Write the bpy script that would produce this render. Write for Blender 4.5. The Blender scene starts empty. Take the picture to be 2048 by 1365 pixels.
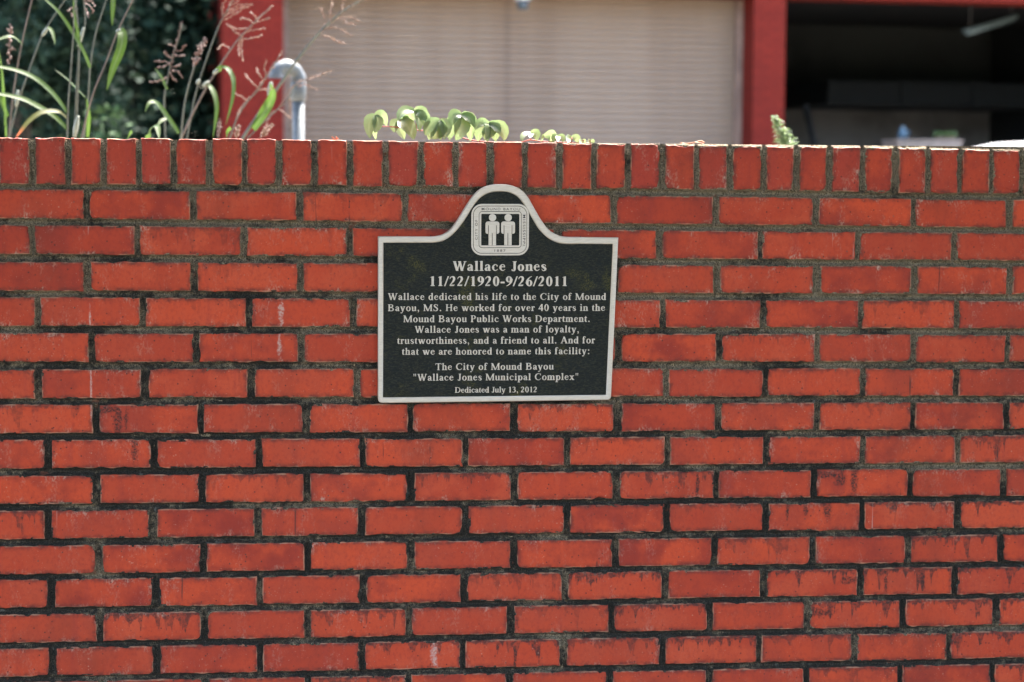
import bpy, bmesh, math, random
import numpy as np
from mathutils import Vector, Matrix
random.seed(7); rng = np.random.default_rng(7)
scene = bpy.context.scene
COL = scene.collection
R = math.radians

# ------------------------------------------------------------------ camera
CAM = Vector((-0.436, -3.8996, -0.0148))
YAW, PITCH, ROLL = R(-6.379), R(-4.574), R(-0.345)
cy, sy, cp, sp, cr, sr = math.cos(YAW), math.sin(YAW), math.cos(PITCH), math.sin(PITCH), math.cos(ROLL), math.sin(ROLL)
RM = Matrix(((cy, -sy, 0), (sy, cy, 0), (0, 0, 1))) @ Matrix(((1, 0, 0), (0, cp, -sp), (0, sp, cp))) @ Matrix(((cr, 0, sr), (0, 1, 0), (-sr, 0, cr)))
right, fwd, up = (RM @ Vector(v) for v in ((1, 0, 0), (0, 1, 0), (0, 0, 1)))
cam = bpy.data.cameras.new('camera'); camo = bpy.data.objects.new('camera', cam); COL.objects.link(camo)
m = Matrix((right, up, -fwd)).transposed().to_4x4(); m.translation = CAM
camo.matrix_world = m
cam.lens = 70; cam.sensor_width = 36; cam.clip_start = 0.05; cam.clip_end = 500
cam.dof.use_dof = True; cam.dof.focus_distance = 3.92; cam.dof.aperture_fstop = 4.4
scene.camera = camo
FPX = 2048 * 70 / 36
def ray(px, py):
    return right * ((px - 1024) / FPX) + fwd + up * ((682.5 - py) / FPX)
def at(px, py, Y):
    """the point of the place seen at that spot of the photograph, Y metres behind the wall face"""
    d = ray(px, py)
    return CAM + d * ((Y - CAM.y) / d.y)

# ------------------------------------------------------------------ light
SUN_EL, SUN_AZ = R(56), R(30)          # azimuth from +Y (behind the wall) towards +X
scene.world = bpy.data.worlds.new('World'); scene.world.use_nodes = True
wn = scene.world.node_tree
sky = wn.nodes.new('ShaderNodeTexSky'); sky.sky_type = 'NISHITA'; sky.sun_disc = False
sky.sun_elevation = SUN_EL; sky.sun_rotation = SUN_AZ; sky.air_density = 0.8; sky.dust_density = 4.0; sky.ozone_density = 0.4
bg = wn.nodes['Background']; bg.inputs['Strength'].default_value = 0.15
wn.links.new(sky.outputs[0], bg.inputs[0])
sun = bpy.data.lights.new('sun', 'SUN'); sun.energy = 2.5; sun.angle = R(0.5); sun.color = (1, 0.95, 0.87)
suno = bpy.data.objects.new('sun', sun); COL.objects.link(suno)
sd = Vector((math.cos(SUN_EL) * math.sin(SUN_AZ), math.cos(SUN_EL) * math.cos(SUN_AZ), math.sin(SUN_EL)))
suno.rotation_euler = sd.to_track_quat('Z', 'Y').to_euler()
suno.location = (3, 3, 12)
scene.view_settings.view_transform = 'Standard'; scene.view_settings.look = 'None'
scene.view_settings.exposure = 3.4; scene.view_settings.gamma = 1
scene.cycles.max_bounces = 8; scene.cycles.use_denoising = True

# ------------------------------------------------------------------ helpers
def tag(o, label=None, cat=None, group=None, kind=None):
    for k, v in (('label', label), ('category', cat), ('group', group), ('kind', kind)):
        if v: o[k] = v
    return o
def thing(name, label, cat, loc=(0, 0, 0), group=None):
    o = bpy.data.objects.new(name, None); COL.objects.link(o); o.location = loc; o.empty_display_size = 0.1
    return tag(o, label, cat, group)
def wpos(p):
    v = Vector((0, 0, 0))
    while p: v = v + p.location; p = p.parent
    return v
def link_mesh(name, me, mat=None, parent=None):
    """mesh in world coordinates, linked as one object under its thing"""
    o = bpy.data.objects.new(name, me); COL.objects.link(o)
    if parent: o.parent = parent; o.location = -wpos(parent)
    if mat:
        for q in (mat if isinstance(mat, (list, tuple)) else [mat]): me.materials.append(q)
    return o
class MB:
    def __init__(s): s.v = []; s.f = []; s.a = {}; s.mi = []; s.sm = []
    def add(s, verts, faces, attrs=None, mi=0, smooth=False):
        b = len(s.v); s.v += [tuple(p) for p in verts]
        s.f += [tuple(i + b for i in f) for f in faces]
        s.mi += [mi] * len(faces); s.sm += [smooth] * len(faces)
        n = len(verts)
        for k, vals in (attrs or {}).items():
            s.a.setdefault(k, [0.0] * b)
            s.a[k] += list(vals) if hasattr(vals, '__len__') else [vals] * n
        for k in s.a:
            s.a[k] += [0.0] * (len(s.v) - len(s.a[k]))
    def box(s, x0, x1, y0, y1, z0, z1, bev=0.0, mi=0, M=None):
        bm = bmesh.new(); bmesh.ops.create_cube(bm, size=1)
        for v in bm.verts:
            v.co = Vector(((x0 + x1) / 2 + v.co.x * (x1 - x0), (y0 + y1) / 2 + v.co.y * (y1 - y0), (z0 + z1) / 2 + v.co.z * (z1 - z0)))
        if bev: bmesh.ops.bevel(bm, geom=bm.edges[:], offset=bev, segments=2, affect='EDGES', profile=0.5)
        s.bm(bm, M, mi)
    def bm(s, bm, M=None, mi=0, smooth=False):
        bm.verts.ensure_lookup_table(); bm.verts.index_update()
        s.add([(M @ v.co if M else v.co.copy()) for v in bm.verts], [tuple(v.index for v in f.verts) for f in bm.faces], mi=mi, smooth=smooth)
        bm.free()
    def tube(s, pts, rad, n=8, mi=0, cap=True, attrs=None):
        pts = [Vector(p) for p in pts]; rad = rad if hasattr(rad, '__len__') else [rad] * len(pts)
        vs, fs = [], []
        t0 = (pts[1] - pts[0]).normalized()
        u = t0.orthogonal().normalized()
        for i, p in enumerate(pts):
            t = (pts[min(i + 1, len(pts) - 1)] - pts[max(i - 1, 0)]).normalized()
            u = (u - t * u.dot(t)).normalized(); w = t.cross(u)
            for k in range(n):
                a = 2 * math.pi * k / n
                vs.append(p + (u * math.cos(a) + w * math.sin(a)) * rad[i])
        for i in range(len(pts) - 1):
            for k in range(n):
                fs.append((i * n + k, i * n + (k + 1) % n, (i + 1) * n + (k + 1) % n, (i + 1) * n + k))
        if cap: fs += [tuple(range(n - 1, -1, -1)), tuple(range((len(pts) - 1) * n, len(pts) * n))]
        s.add(vs, fs, attrs, mi, True)
    def build(s, name, mat=None, parent=None):
        me = bpy.data.meshes.new(name)
        me.from_pydata(s.v, [], s.f)
        me.polygons.foreach_set('material_index', s.mi)
        me.polygons.foreach_set('use_smooth', s.sm)
        for k, vals in s.a.items():
            at_ = me.attributes.new(k, 'FLOAT', 'POINT'); at_.data.foreach_set('value', np.asarray(vals, dtype=np.float32))
        me.update()
        return link_mesh(name, me, mat, parent)
def bez(a, b, c, n):
    a, b, c = Vector(a), Vector(b), Vector(c)
    return [a * (1 - t) ** 2 + b * 2 * t * (1 - t) + c * t * t for t in (i / (n - 1) for i in range(n))]
def spline(P, n=6):
    P = [Vector(p) for p in P]
    if len(P) == 2: return [P[0].lerp(P[1], i / n) for i in range(n + 1)]
    Q = [P[0] * 2 - P[1]] + P + [P[-1] * 2 - P[-2]]; out = []
    for i in range(1, len(Q) - 2):
        for k in range(n):
            t = k / n; a, b, c, d = Q[i - 1:i + 3]
            out.append(0.5 * ((2 * b) + (c - a) * t + (2 * a - 5 * b + 4 * c - d) * t * t + (3 * b - a - 3 * c + d) * t ** 3))
    return out + [P[-1]]

# ------------------------------------------------------------------ material helpers
class NT:
    def __init__(s, name):
        s.m = bpy.data.materials.new(name); s.m.use_nodes = True; s.t = s.m.node_tree
        s.b = s.t.nodes['Principled BSDF']
    def n(s, typ, **kw):
        o = s.t.nodes.new('ShaderNode' + typ)
        for k, v in kw.items(): setattr(o, k, v)
        return o
    def set(s, sock, v):
        if hasattr(v, 'is_linked') or isinstance(v, bpy.types.NodeSocket): s.t.links.new(v, sock)
        elif v is not None: sock.default_value = v
    def math(s, op, a, b=0.0, c=None, clamp=False):
        o = s.n('Math', operation=op, use_clamp=clamp); s.set(o.inputs[0], a); s.set(o.inputs[1], b)
        if c is not None: s.set(o.inputs[2], c)
        return o.outputs[0]
    def mix(s, f, a, b, mode='MIX'):
        o = s.n('Mix', data_type='RGBA', blend_type=mode); s.set(o.inputs[0], f)
        for i, v in ((6, a), (7, b)):
            s.set(o.inputs[i], v if isinstance(v, bpy.types.NodeSocket) else (tuple(v) + (1,))[:4])
        return o.outputs[2]
    def step(s, x, lo, hi, a=0.0, b=1.0):
        o = s.n('MapRange', interpolation_type='SMOOTHSTEP'); s.set(o.inputs[0], x)
        for i, v in enumerate((lo, hi, a, b)): s.set(o.inputs[i + 1], v)
        return o.outputs[0]
    def attr(s, nm):
        return s.n('Attribute', attribute_name=nm).outputs['Fac']
    def coord(s): return s.n('TexCoord').outputs['Object']
    def scale(s, v, sc):
        o = s.n('Mapping'); s.set(o.inputs[0], v); o.inputs['Scale'].default_value = sc; return o.outputs[0]
    def noise(s, v, scale, detail=3, rough=0.55, w=None, dist=0.0, out='Fac'):
        o = s.n('TexNoise', noise_dimensions='4D' if w is not None else '3D'); s.set(o.inputs['Vector'], v)
        if w is not None: s.set(o.inputs['W'], w)
        o.inputs['Scale'].default_value = scale; o.inputs['Detail'].default_value = detail
        o.inputs['Roughness'].default_value = rough; o.inputs['Distortion'].default_value = dist
        return o.outputs[out]
    def bump(s, h, strength=0.3, dist=0.001, prev=None):
        o = s.n('Bump'); s.set(o.inputs['Height'], h); o.inputs['Strength'].default_value = strength; o.inputs['Distance'].default_value = dist
        if prev: s.set(o.inputs['Normal'], prev)
        s.t.links.new(o.outputs[0], s.b.inputs['Normal']); return o.outputs[0]
    def out(s, col=None, rough=None, metal=None, spec=None):
        for k, v in (('Base Color', col), ('Roughness', rough), ('Metallic', metal), ('Specular IOR Level', spec)):
            if v is not None: s.set(s.b.inputs[k], v if not isinstance(v, tuple) else (tuple(v) + (1,))[:4])
        return s.m
def plain(name, col, rough=0.6, metal=0.0, var=0.25, sc=6.0, bump=0.0, bsc=60.0):
    t = NT(name); c = t.coord()
    n = t.noise(c, sc, 4)
    col2 = tuple(x * (1 - var) for x in col); col3 = tuple(min(1, x * (1 + var)) for x in col)
    if bump: t.bump(t.noise(c, bsc, 4), bump, 0.004)
    return t.out(t.mix(t.step(n, 0.3, 0.7), col2, col3), rough, metal)

# ------------------------------------------------------------------ brick and mortar materials
def brick_material():
    t = NT('painted_red_brick'); c = t.coord()
    rnd, rnd2 = t.attr('rnd'), t.attr('rnd2'); w = t.math('MULTIPLY', rnd, 61.0)
    dt, db, dl, dr = t.attr('dt'), t.attr('db'), t.attr('dl'), t.attr('dr')
    cap = t.attr('cap'); low = t.attr('low')
    # body colour
    big = t.noise(c, 14, 3, 0.6, w)
    col = t.mix(rnd, (0.50, 0.063, 0.021), (0.37, 0.043, 0.018))
    col = t.mix(t.step(big, 0.38, 0.66), col, t.mix(rnd2, (0.26, 0.030, 0.017), (0.48, 0.070, 0.027)))
    col = t.mix(t.math('MULTIPLY', cap, t.step(rnd2, 0.2, 0.9, 0.15, 0.75)), col, (0.31, 0.036, 0.023))
    fine = t.noise(t.scale(c, (1, 1, 0.75)), 170, 4, 0.68, w)
    col = t.mix(t.step(fine, 0.45, 0.72, 0.0, 0.42), col, (0.20, 0.028, 0.022))
    dirt = t.noise(t.scale(c, (1, 1, 0.7)), 4.2, 5, 0.65)
    col = t.mix(t.step(dirt, 0.50, 0.74, 0.0, 0.5), col, (0.15, 0.030, 0.018))
    # vertical faint bands of the wire cut face
    vb = t.noise(t.scale(c, (1, 1, 0.05)), 45, 2, 0.5, w)
    col = t.mix(t.step(vb, 0.55, 0.75, 0, 0.3), col, (0.27, 0.036, 0.026))
    # edge distances with a ragged outline
    rag = t.noise(c, 190, 3, 0.6, w); rag2 = t.noise(c, 55, 3, 0.6, w)
    ed = t.math('MINIMUM', t.math('MINIMUM', dt, db), t.math('MINIMUM', dl, dr))
    e1 = t.math('ADD', ed, t.math('MULTIPLY_ADD', rag, 0.010, -0.005))
    grime = t.math('MULTIPLY', t.step(e1, 0.0, 0.0115, 1, 0), t.step(rag2, 0.36, 0.64, 0.12, 0.88))
    col = t.mix(grime, col, (0.085, 0.025, 0.02))
    # dark drips running down from the bed joint above
    wob = t.noise(t.scale(c, (1, 1, 0.10)), 62, 3, 0.62, w)
    wob2 = t.noise(t.scale(c, (1, 1, 0.03)), 30, 2, 0.5, w)
    gate = t.step(t.math('ADD', t.math('MULTIPLY', low, 0.70), rnd2), 0.78, 1.25)
    dep = t.math('MULTIPLY', t.math('MULTIPLY', t.step(wob, 0.42, 0.76), t.step(wob2, 0.40, 0.62, 0.2, 1)), 0.060)
    dep = t.math('ADD', dep, t.math('MULTIPLY_ADD', rag2, 0.016, -0.0045))
    dd = t.math('SUBTRACT', dep, dt)
    drip = t.math('MULTIPLY', t.step(dd, -0.0006, 0.0022), gate)
    body = t.math('MULTIPLY', drip, t.step(t.noise(c, 110, 4, 0.7, w), 0.36, 0.62, 0.25, 0.9))
    col = t.mix(body, col, (0.05, 0.022, 0.018))
    line = t.math('MULTIPLY', t.math('MULTIPLY', t.step(dd, -0.0012, 0.0002), t.step(dd, 0.0002, 0.0016, 1, 0)), gate)
    col = t.mix(t.math('MULTIPLY', line, 0.7), col, (0.07, 0.03, 0.025))
    # pale rim where the coating stops short of the arris
    e2 = t.math('ADD', ed, t.math('MULTIPLY_ADD', rag, 0.0034, -0.0017))
    rim = t.math('MULTIPLY', t.step(e2, 0.0008, 0.0026, 1, 0), t.step(t.noise(c, 34, 3, 0.6, w), 0.42, 0.60, 0.05, 0.8))
    col = t.mix(rim, col, (0.38, 0.20, 0.12))
    # lime smears, scuffs and specks
    sm = t.noise(t.scale(c, (1, 1, 0.55)), 26, 5, 0.68, w)
    scr = t.noise(t.scale(c, (1, 1, 0.6)), 260, 4, 0.75, w)
    hi = t.math('SUBTRACT', 1.0, low)
    smear = t.math('MULTIPLY', t.math('MULTIPLY', t.step(sm, 0.52, 0.68), t.step(scr, 0.47, 0.58)), t.math('MULTIPLY_ADD', hi, 0.65, 0.32))
    near = t.step(e1, 0.002, 0.016, 1.0, 0.28)
    col = t.mix(t.math('MULTIPLY', smear, near), col, (0.40, 0.27, 0.20))
    sp = t.n('TexVoronoi', feature='F1'); t.set(sp.inputs['Vector'], c); sp.inputs['Scale'].default_value = 105
    spr = t.n('SeparateColor'); t.set(spr.inputs[0], sp.outputs['Color'])
    patch = t.noise(c, 22, 3, 0.6, w)
    sp2 = t.noise(c, 360, 2, 0.55, w)
    specks = t.math('MULTIPLY', t.step(sp.outputs['Distance'], 0.06, 0.20, 1, 0), t.math('MULTIPLY', t.step(spr.outputs[0], 0.62, 0.80), t.step(patch, 0.46, 0.62)))
    specks = t.math('MAXIMUM', specks, t.math('MULTIPLY', t.step(sp2, 0.66, 0.72), t.step(patch, 0.44, 0.60, 0.1, 1)))
    col = t.mix(t.math('MULTIPLY', specks, 0.55), col, (0.45, 0.27, 0.19))
    pits = t.math('MULTIPLY', t.step(sp.outputs['Distance'], 0.10, 0.22, 1, 0), t.step(spr.outputs[1], 0.90, 0.97))
    col = t.mix(t.math('MULTIPLY', pits, 0.8), col, (0.045, 0.02, 0.018))
    # thin vertical runs, a few pale and a few dark, on some bricks only
    run = t.noise(t.scale(c, (1, 1, 0.022)), 95, 2, 0.5, w); runm = t.noise(c, 30, 2, 0.5, w)
    pale = t.math('MULTIPLY', t.math('MULTIPLY', t.step(run, 0.715, 0.745), t.step(runm, 0.44, 0.56)), t.step(rnd, 0.50, 0.60))
    col = t.mix(t.math('MULTIPLY', pale, 0.75), col, (0.40, 0.30, 0.26))
    dark = t.math('MULTIPLY', t.math('MULTIPLY', t.step(run, 0.29, 0.265), t.step(runm, 0.42, 0.54)), t.step(rnd, 0.62, 0.5))
    col = t.mix(t.math('MULTIPLY', dark, 0.75), col, (0.06, 0.025, 0.02))
    # particular stains: lime runs and soot drips where the wall has them
    s3 = t.n('SeparateXYZ'); t.set(s3.inputs[0], c)
    wv = t.noise(c, 85, 5, 0.72); brk = t.step(t.noise(c, 230, 4, 0.75), 0.36, 0.58, 0.15, 0.95)
    for px, py, hw, hh, pale_ in ((562, 628, 6, 28, 1), (559, 690, 4, 24, 1), (868, 1312, 7, 26, 1), (182, 770, 2, 60, 1), (180, 640, 2, 30, 1), (236, 842, 9, 30, 0), (252, 838, 4, 24, 0), (215, 818, 26, 8, 0), (270, 905, 7, 28, 0), (1030, 1318, 4, 30, 0),
                                  (1680, 958, 12, 20, 0), (1708, 962, 9, 26, 0), (1655, 950, 30, 8, 0), (1612, 1020, 5, 14, 0), (1655, 1022, 10, 18, 0), (1575, 1020, 4, 26, 0), (1395, 968, 4, 26, 0), (1700, 1160, 22, 8, 0), (1846, 1165, 4, 22, 0), (1772, 1160, 4, 24, 0), (1640, 1226, 30, 10, 0)):
        q = at(px, py, 0.0); k_ = 1 / 1020.0
        ex = t.math('DIVIDE', t.math('SUBTRACT', s3.outputs[0], q.x), hw * k_); ez = t.math('DIVIDE', t.math('SUBTRACT', s3.outputs[2], q.z), hh * k_)
        rr = t.math('SQRT', t.math('ADD', t.math('MULTIPLY', ex, ex), t.math('MULTIPLY', ez, ez)))
        mk = t.math('MULTIPLY', t.step(t.math('ADD', rr, t.math('MULTIPLY_ADD', wv, 3.6, -1.8)), 0.45, 1.25, 1.0 if not pale_ else 0.8, 0), brk)
        col = t.mix(mk, col, (0.46, 0.33, 0.27) if pale_ else (0.045, 0.02, 0.016))
    rough = t.math('ADD', t.math('MULTIPLY', fine, 0.3), 0.42)
    h = t.math('ADD', t.math('MULTIPLY', t.noise(c, 420, 4, 0.7), 0.5), t.math('MULTIPLY', t.noise(c, 70, 3, 0.6, w), 1.0))
    h = t.math('SUBTRACT', h, t.math('ADD', t.math('MULTIPLY', pits, 0.8), t.math('MULTIPLY', grime, 0.5)))
    t.bump(h, 0.35, 0.0012)
    return t.out(col, rough, 0.0, 0.13)
M_BRICK = brick_material()
def mortar_material():
    t = NT('sooty_mortar'); c = t.coord()
    sand = t.noise(c, 620, 3, 0.75); mid = t.noise(c, 90, 4, 0.65); big = t.noise(t.scale(c, (1, 1, 1.6)), 7, 3, 0.6)
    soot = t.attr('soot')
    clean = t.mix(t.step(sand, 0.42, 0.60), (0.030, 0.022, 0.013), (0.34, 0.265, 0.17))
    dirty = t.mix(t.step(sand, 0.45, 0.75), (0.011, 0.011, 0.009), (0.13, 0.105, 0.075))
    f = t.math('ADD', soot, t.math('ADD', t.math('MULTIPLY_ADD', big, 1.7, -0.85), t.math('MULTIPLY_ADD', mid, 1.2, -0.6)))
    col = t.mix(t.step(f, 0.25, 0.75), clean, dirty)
    gl = t.math('MULTIPLY', t.step(t.noise(c, 46, 4, 0.7), 0.60, 0.72), t.step(mid, 0.45, 0.6))
    col = t.mix(t.math('MULTIPLY', gl, 0.45), col, (0.26, 0.24, 0.20))
    rb = t.step(t.noise(c, 30, 3, 0.6), 0.66, 0.74)
    col = t.mix(t.math('MULTIPLY', rb, 0.5), col, (0.20, 0.065, 0.035))
    t.bump(t.math('ADD', sand, t.math('MULTIPLY', mid, 1.2)), 0.9, 0.0022)
    return t.out(col, 0.9, 0, 0.2)
M_MORTAR = mortar_material()

# ------------------------------------------------------------------ the brick wall
COURSES = {
 1: (-0.0677, -0.0051, [(-0.8296, -0.8178), (-0.6277, -0.6151), (-0.4229, -0.4107), (-0.2172, -0.2068), (-0.0106, 0.0002), (0.1961, 0.2072), (0.4002, 0.4123), (0.6045, 0.6163), (0.8065, 0.8165), (1.0049, 1.0178)]),
 2: (-0.1356, -0.0053, [(-0.932, -0.9225), (-0.7336, -0.7229), (-0.5303, -0.519), (-0.3249, -0.3144), (-0.1211, -0.1096), (0.0827, 0.0952), (0.2875, 0.2992), (0.4926, 0.5018), (0.6926, 0.7026), (0.8924, 0.9029)]),
 3: (-0.2048, -0.0041, [(-0.8311, -0.8175), (-0.6268, -0.6138), (-0.4215, -0.4103), (-0.215, -0.2033), (-0.0085, 0.0037), (0.198, 0.2106), (0.4045, 0.4176), (0.6075, 0.6227), (0.8099, 0.8229), (1.0094, 1.0224)]),
 4: (-0.2738, -0.0046, [(-0.9232, -0.9136), (-0.7245, -0.713), (-0.5216, -0.5103), (-0.3193, -0.3071), (-0.1141, -0.1022), (0.0912, 0.1028), (0.2965, 0.3077), (0.5, 0.5118), (0.7021, 0.712), (0.9, 0.9112)]),
 5: (-0.3425, -0.004, [(-0.8233, -0.8116), (-0.6225, -0.6113), (-0.4204, -0.409), (-0.2112, -0.1995), (-0.002, 0.01), (0.2072, 0.2195), (0.4111, 0.4224), (0.6133, 0.6224), (0.8126, 0.8226), (1.0102, 1.0185)]),
 6: (-0.412, -0.0035, [(-0.9257, -0.912), (-0.7242, -0.7086), (-0.5189, -0.5049), (-0.3121, -0.3008), (-0.1061, -0.0952), (0.0998, 0.1104), (0.3057, 0.3159), (0.5079, 0.5184), (0.7091, 0.7197), (0.9033, 0.9146)]),
 7: (-0.481, -0.004, [(-0.8167, -0.8041), (-0.6148, -0.604), (-0.412, -0.3982), (-0.2057, -0.1959), (-0.0025, 0.0121), (0.2048, 0.2213), (0.4114, 0.4228), (0.6148, 0.6262), (0.8141, 0.8249), (1.0107, 1.022)]),
 8: (-0.5495, -0.0036, [(-0.9092, -0.895), (-0.7064, -0.694), (-0.5036, -0.4915), (-0.3001, -0.2891), (-0.0973, -0.0862), (0.1062, 0.1178), (0.3085, 0.3207), (0.5104, 0.5227), (0.7115, 0.7218), (0.91, 0.9204)]),
 9: (-0.6185, -0.0036, [(-0.8178, -0.8035), (-0.6144, -0.6016), (-0.4103, -0.3976), (-0.2062, -0.1919), (-0.0007, 0.013), (0.2045, 0.2193), (0.4103, 0.4209), (0.6106, 0.6226), (0.8113, 0.8225), (1.0076, 1.0203)]),
 10: (-0.6858, -0.0021, [(-0.9105, -0.8974), (-0.7108, -0.6951), (-0.5063, -0.4928), (-0.3035, -0.2896), (-0.0979, -0.0843), (0.1073, 0.119), (0.3094, 0.3211), (0.5118, 0.5242), (0.7125, 0.7233), (0.9115, 0.9245)]),
 11: (-0.7553, -0.0025, [(-0.8155, -0.8008), (-0.6128, -0.5995), (-0.4093, -0.3968), (-0.206, -0.1916), (0.0001, 0.0129), (0.2051, 0.2177), (0.4074, 0.4198), (0.6096, 0.623), (0.809, 0.8207), (1.0057, 1.0171)]),
 12: (-0.8217, -0.0025, [(-0.9057, -0.8926), (-0.7053, -0.6924), (-0.5031, -0.4913), (-0.3009, -0.2874), (-0.1004, -0.0872), (0.1032, 0.1163), (0.3066, 0.3206), (0.5086, 0.522), (0.7108, 0.7239), (0.9094, 0.9216)]),
 13: (-0.8886, -0.0014, [(-0.8129, -0.8005), (-0.612, -0.5982), (-0.4096, -0.3978), (-0.2083, -0.1968), (-0.0069, 0.0077), (0.1986, 0.2098), (0.4001, 0.412), (0.6009, 0.6147), (0.8012, 0.8138), (0.9977, 1.0124)]),
 14: (-0.957, -0.0022, [(-0.9057, -0.893), (-0.7052, -0.6911), (-0.5024, -0.4906), (-0.3018, -0.29), (-0.0999, -0.0891), (0.1017, 0.1148), (0.3039, 0.3158), (0.5038, 0.514), (0.701, 0.7141), (0.9013, 0.9104)]),
 15: (-1.0245, -0.0031, [(-0.8111, -0.7986), (-0.6106, -0.5979), (-0.4086, -0.3968), (-0.209, -0.1978), (-0.007, 0.0047), (0.1973, 0.2092), (0.4003, 0.4134), (0.602, 0.6136), (0.7997, 0.8105), (0.9954, 1.0054)]),
}
CAPS = [(-0.9309, -0.9192), (-0.863, -0.8514), (-0.7958, -0.7852), (-0.7297, -0.7197), (-0.6633, -0.6527), (-0.5961, -0.5838), (-0.5274, -0.5187), (-0.4618, -0.4514), (-0.3941, -0.3823), (-0.325, -0.3134), (-0.2562, -0.2447), (-0.1871, -0.1761), (-0.1184, -0.1076), (-0.0507, -0.0387), (0.018, 0.0285), (0.0852, 0.0979), (0.1553, 0.1659), (0.2225, 0.234), (0.2911, 0.3039), (0.361, 0.3703), (0.4283, 0.4399), (0.497, 0.5083), (0.5627, 0.576), (0.6301, 0.6429), (0.6988, 0.7101), (0.7652, 0.7795), (0.8343, 0.8448), (0.9012, 0.9109), (0.9661, 0.9757), (1.0311, 1.0399)]

XL, XR, ZG = -2.3, 2.7, -1.6
WALL_T = 0.205                                           # thickness of the wall
def lat_noise(n, amp, k):                                # smooth closed jitter
    a = rng.normal(0, 1, n); ker = np.hanning(k + 2)[1:-1]; ker /= ker.sum()
    return amp * np.convolve(np.concatenate([a[-k:], a, a[:k]]), ker, 'same')[k:-k] * math.sqrt(k)
def brick(mb, x0, x1, z0, z1, depth, y0, cap=0.0, zslope=0.0, back=None):
    """one brick: ragged front outline, eased arris, flat sides going back into the wall"""
    W, H = x1 - x0, z1 - z0
    step = 0.0042
    nx, nz = max(4, round(W / step)), max(4, round(H / step))
    P = [(x0 + W * i / nx, z0) for i in range(nx)] + [(x1, z0 + H * i / nz) for i in range(nz)] + \
        [(x1 - W * i / nx, z1) for i in range(nx)] + [(x0, z1 - H * i / nz) for i in range(nz)]
    n = len(P); cx, cz = (x0 + x1) / 2, (z0 + z1) / 2
    j = lat_noise(n, 0.00042, 3) + lat_noise(n, 0.0004, 9)
    r = np.full(n, 0.0016)
    for i, (x, z) in enumerate(P):                       # knocked corners
        pass
    chips = np.zeros(n)
    for corner in (0, nx, nx + nz, 2 * nx + nz):
        if random.random() < 0.36:
            d = random.uniform(0.0008, 0.0052); wd = random.uniform(0.8, 2.6)
            for k in range(-6, 7): chips[(corner + k) % n] += d * math.exp(-(k / wd) ** 2)
    for _ in range(random.choice((0, 1, 1, 2, 3, 4))):
        q = random.randrange(n); d = random.uniform(0.0008, 0.0030); wd = random.uniform(0.8, 2.6)
        for k in range(-7, 8): chips[(q + k) % n] += d * math.exp(-(k / wd) ** 2)
    tx, tz = random.gauss(0, 0.004), random.gauss(0, 0.007)
    def ring(inset, y, jf):
        out = []
        for i, (x, z) in enumerate(P):
            dx = (1 if abs(x - x0) < 1e-9 else 0) - (1 if abs(x - x1) < 1e-9 else 0)
            dz = (1 if abs(z - z0) < 1e-9 else 0) - (1 if abs(z - z1) < 1e-9 else 0)
            off = inset + jf * (j[i] + chips[i])
            X, Z = x + dx * off, z + dz * off + zslope * (x - cx)
            out.append((X, y + tx * (X - cx) + tz * (Z - cz), Z))
        return out
    rings = [ring(0, depth, 0), ring(0.0, y0 + 0.006, 0.6), ring(0.0002, y0 + 0.0022, 1), ring(0.0008, y0 + 0.0006, 1), ring(0.0022, y0, 1)]
    vs = [p for rg in rings for p in rg]; fs = []
    for q in range(len(rings) - 1):
        for i in range(n):
            k = (i + 1) % n
            fs.append((q * n + i, q * n + k, (q + 1) * n + k, (q + 1) * n + i))
    fs.append(tuple(range((len(rings) - 1) * n, len(rings) * n)))
    fs.append(tuple(range(n - 1, -1, -1)))
    zz = [(p[2] - zslope * (p[0] - cx)) for p in vs]
    lowv = min(1, max(0, (-0.15 - cz) / 0.75)) * min(1, max(0.25, 0.5 + cx * 0.7))
    mb.add(vs, fs, dict(rnd=random.random(), rnd2=random.random(), dt=[z1 - z for z in zz], db=[z - z0 for z in zz],
                        dl=[p[0] - x0 for p in vs], dr=[x1 - p[0] for p in vs], cap=cap, low=lowv))
wall = thing('brick_wall', 'low red painted brick wall with dark mortar and an upright brick coping', 'wall', (0.2, 0.1, ZG))
BH = 0.0558
courses = []                                             # (z mid, slope, gaps)
for c in range(1, 24):
    if c in COURSES:
        z0, s, gaps = COURSES[c]; gaps = list(gaps)
    else:
        z0, s = COURSES[15][0] - 0.0685 * (c - 15), -0.002
        x = XL + (0.05 if c % 2 else 0.15); gaps = []
        while x < XR: gaps.append((x - 0.006, x + 0.006)); x += 0.203
    while gaps[0][0] > XL + 0.12:
        a, b = gaps[0]; d = 0.2032 + random.gauss(0, 0.0012); gaps.insert(0, (a - d, a - d + random.gauss(0.012, 0.001)))
    while gaps[-1][1] < XR - 0.12:
        a, b = gaps[-1]; d = 0.2032 + random.gauss(0, 0.0012); gaps.append((b + d - random.gauss(0.012, 0.001), b + d))
    courses.append((z0, s, gaps))
captop = lambda x: float(np.interp(x, [-1, -.5, .05, .5, 1.03], [0.0632, 0.0645, 0.0612, 0.0584, 0.0532]))
capbot = lambda x: float(np.interp(x, [-1, -.5, .05, .5, 1.03], [-0.0254, -0.0240, -0.0266, -0.0290, -0.0336]))
rects = []                                               # for the mortar relief
mb = MB()
for z0, s, gaps in courses:
    edges = [XL] + [v for g in gaps for v in g] + [XR]
    for k in range(0, len(edges), 2):
        a, b = edges[k], edges[k + 1]; zc = z0 + s * (a + b) / 2 + random.gauss(0, 0.0004)
        if zc - BH / 2 < ZG: continue
        brick(mb, a, b, zc - BH / 2, zc + BH / 2, 0.09, random.gauss(0, 0.0006), zslope=s)
        rects.append((a, b, zc, s, BH))
mb.build('stretcher_course', M_BRICK, wall)
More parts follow.
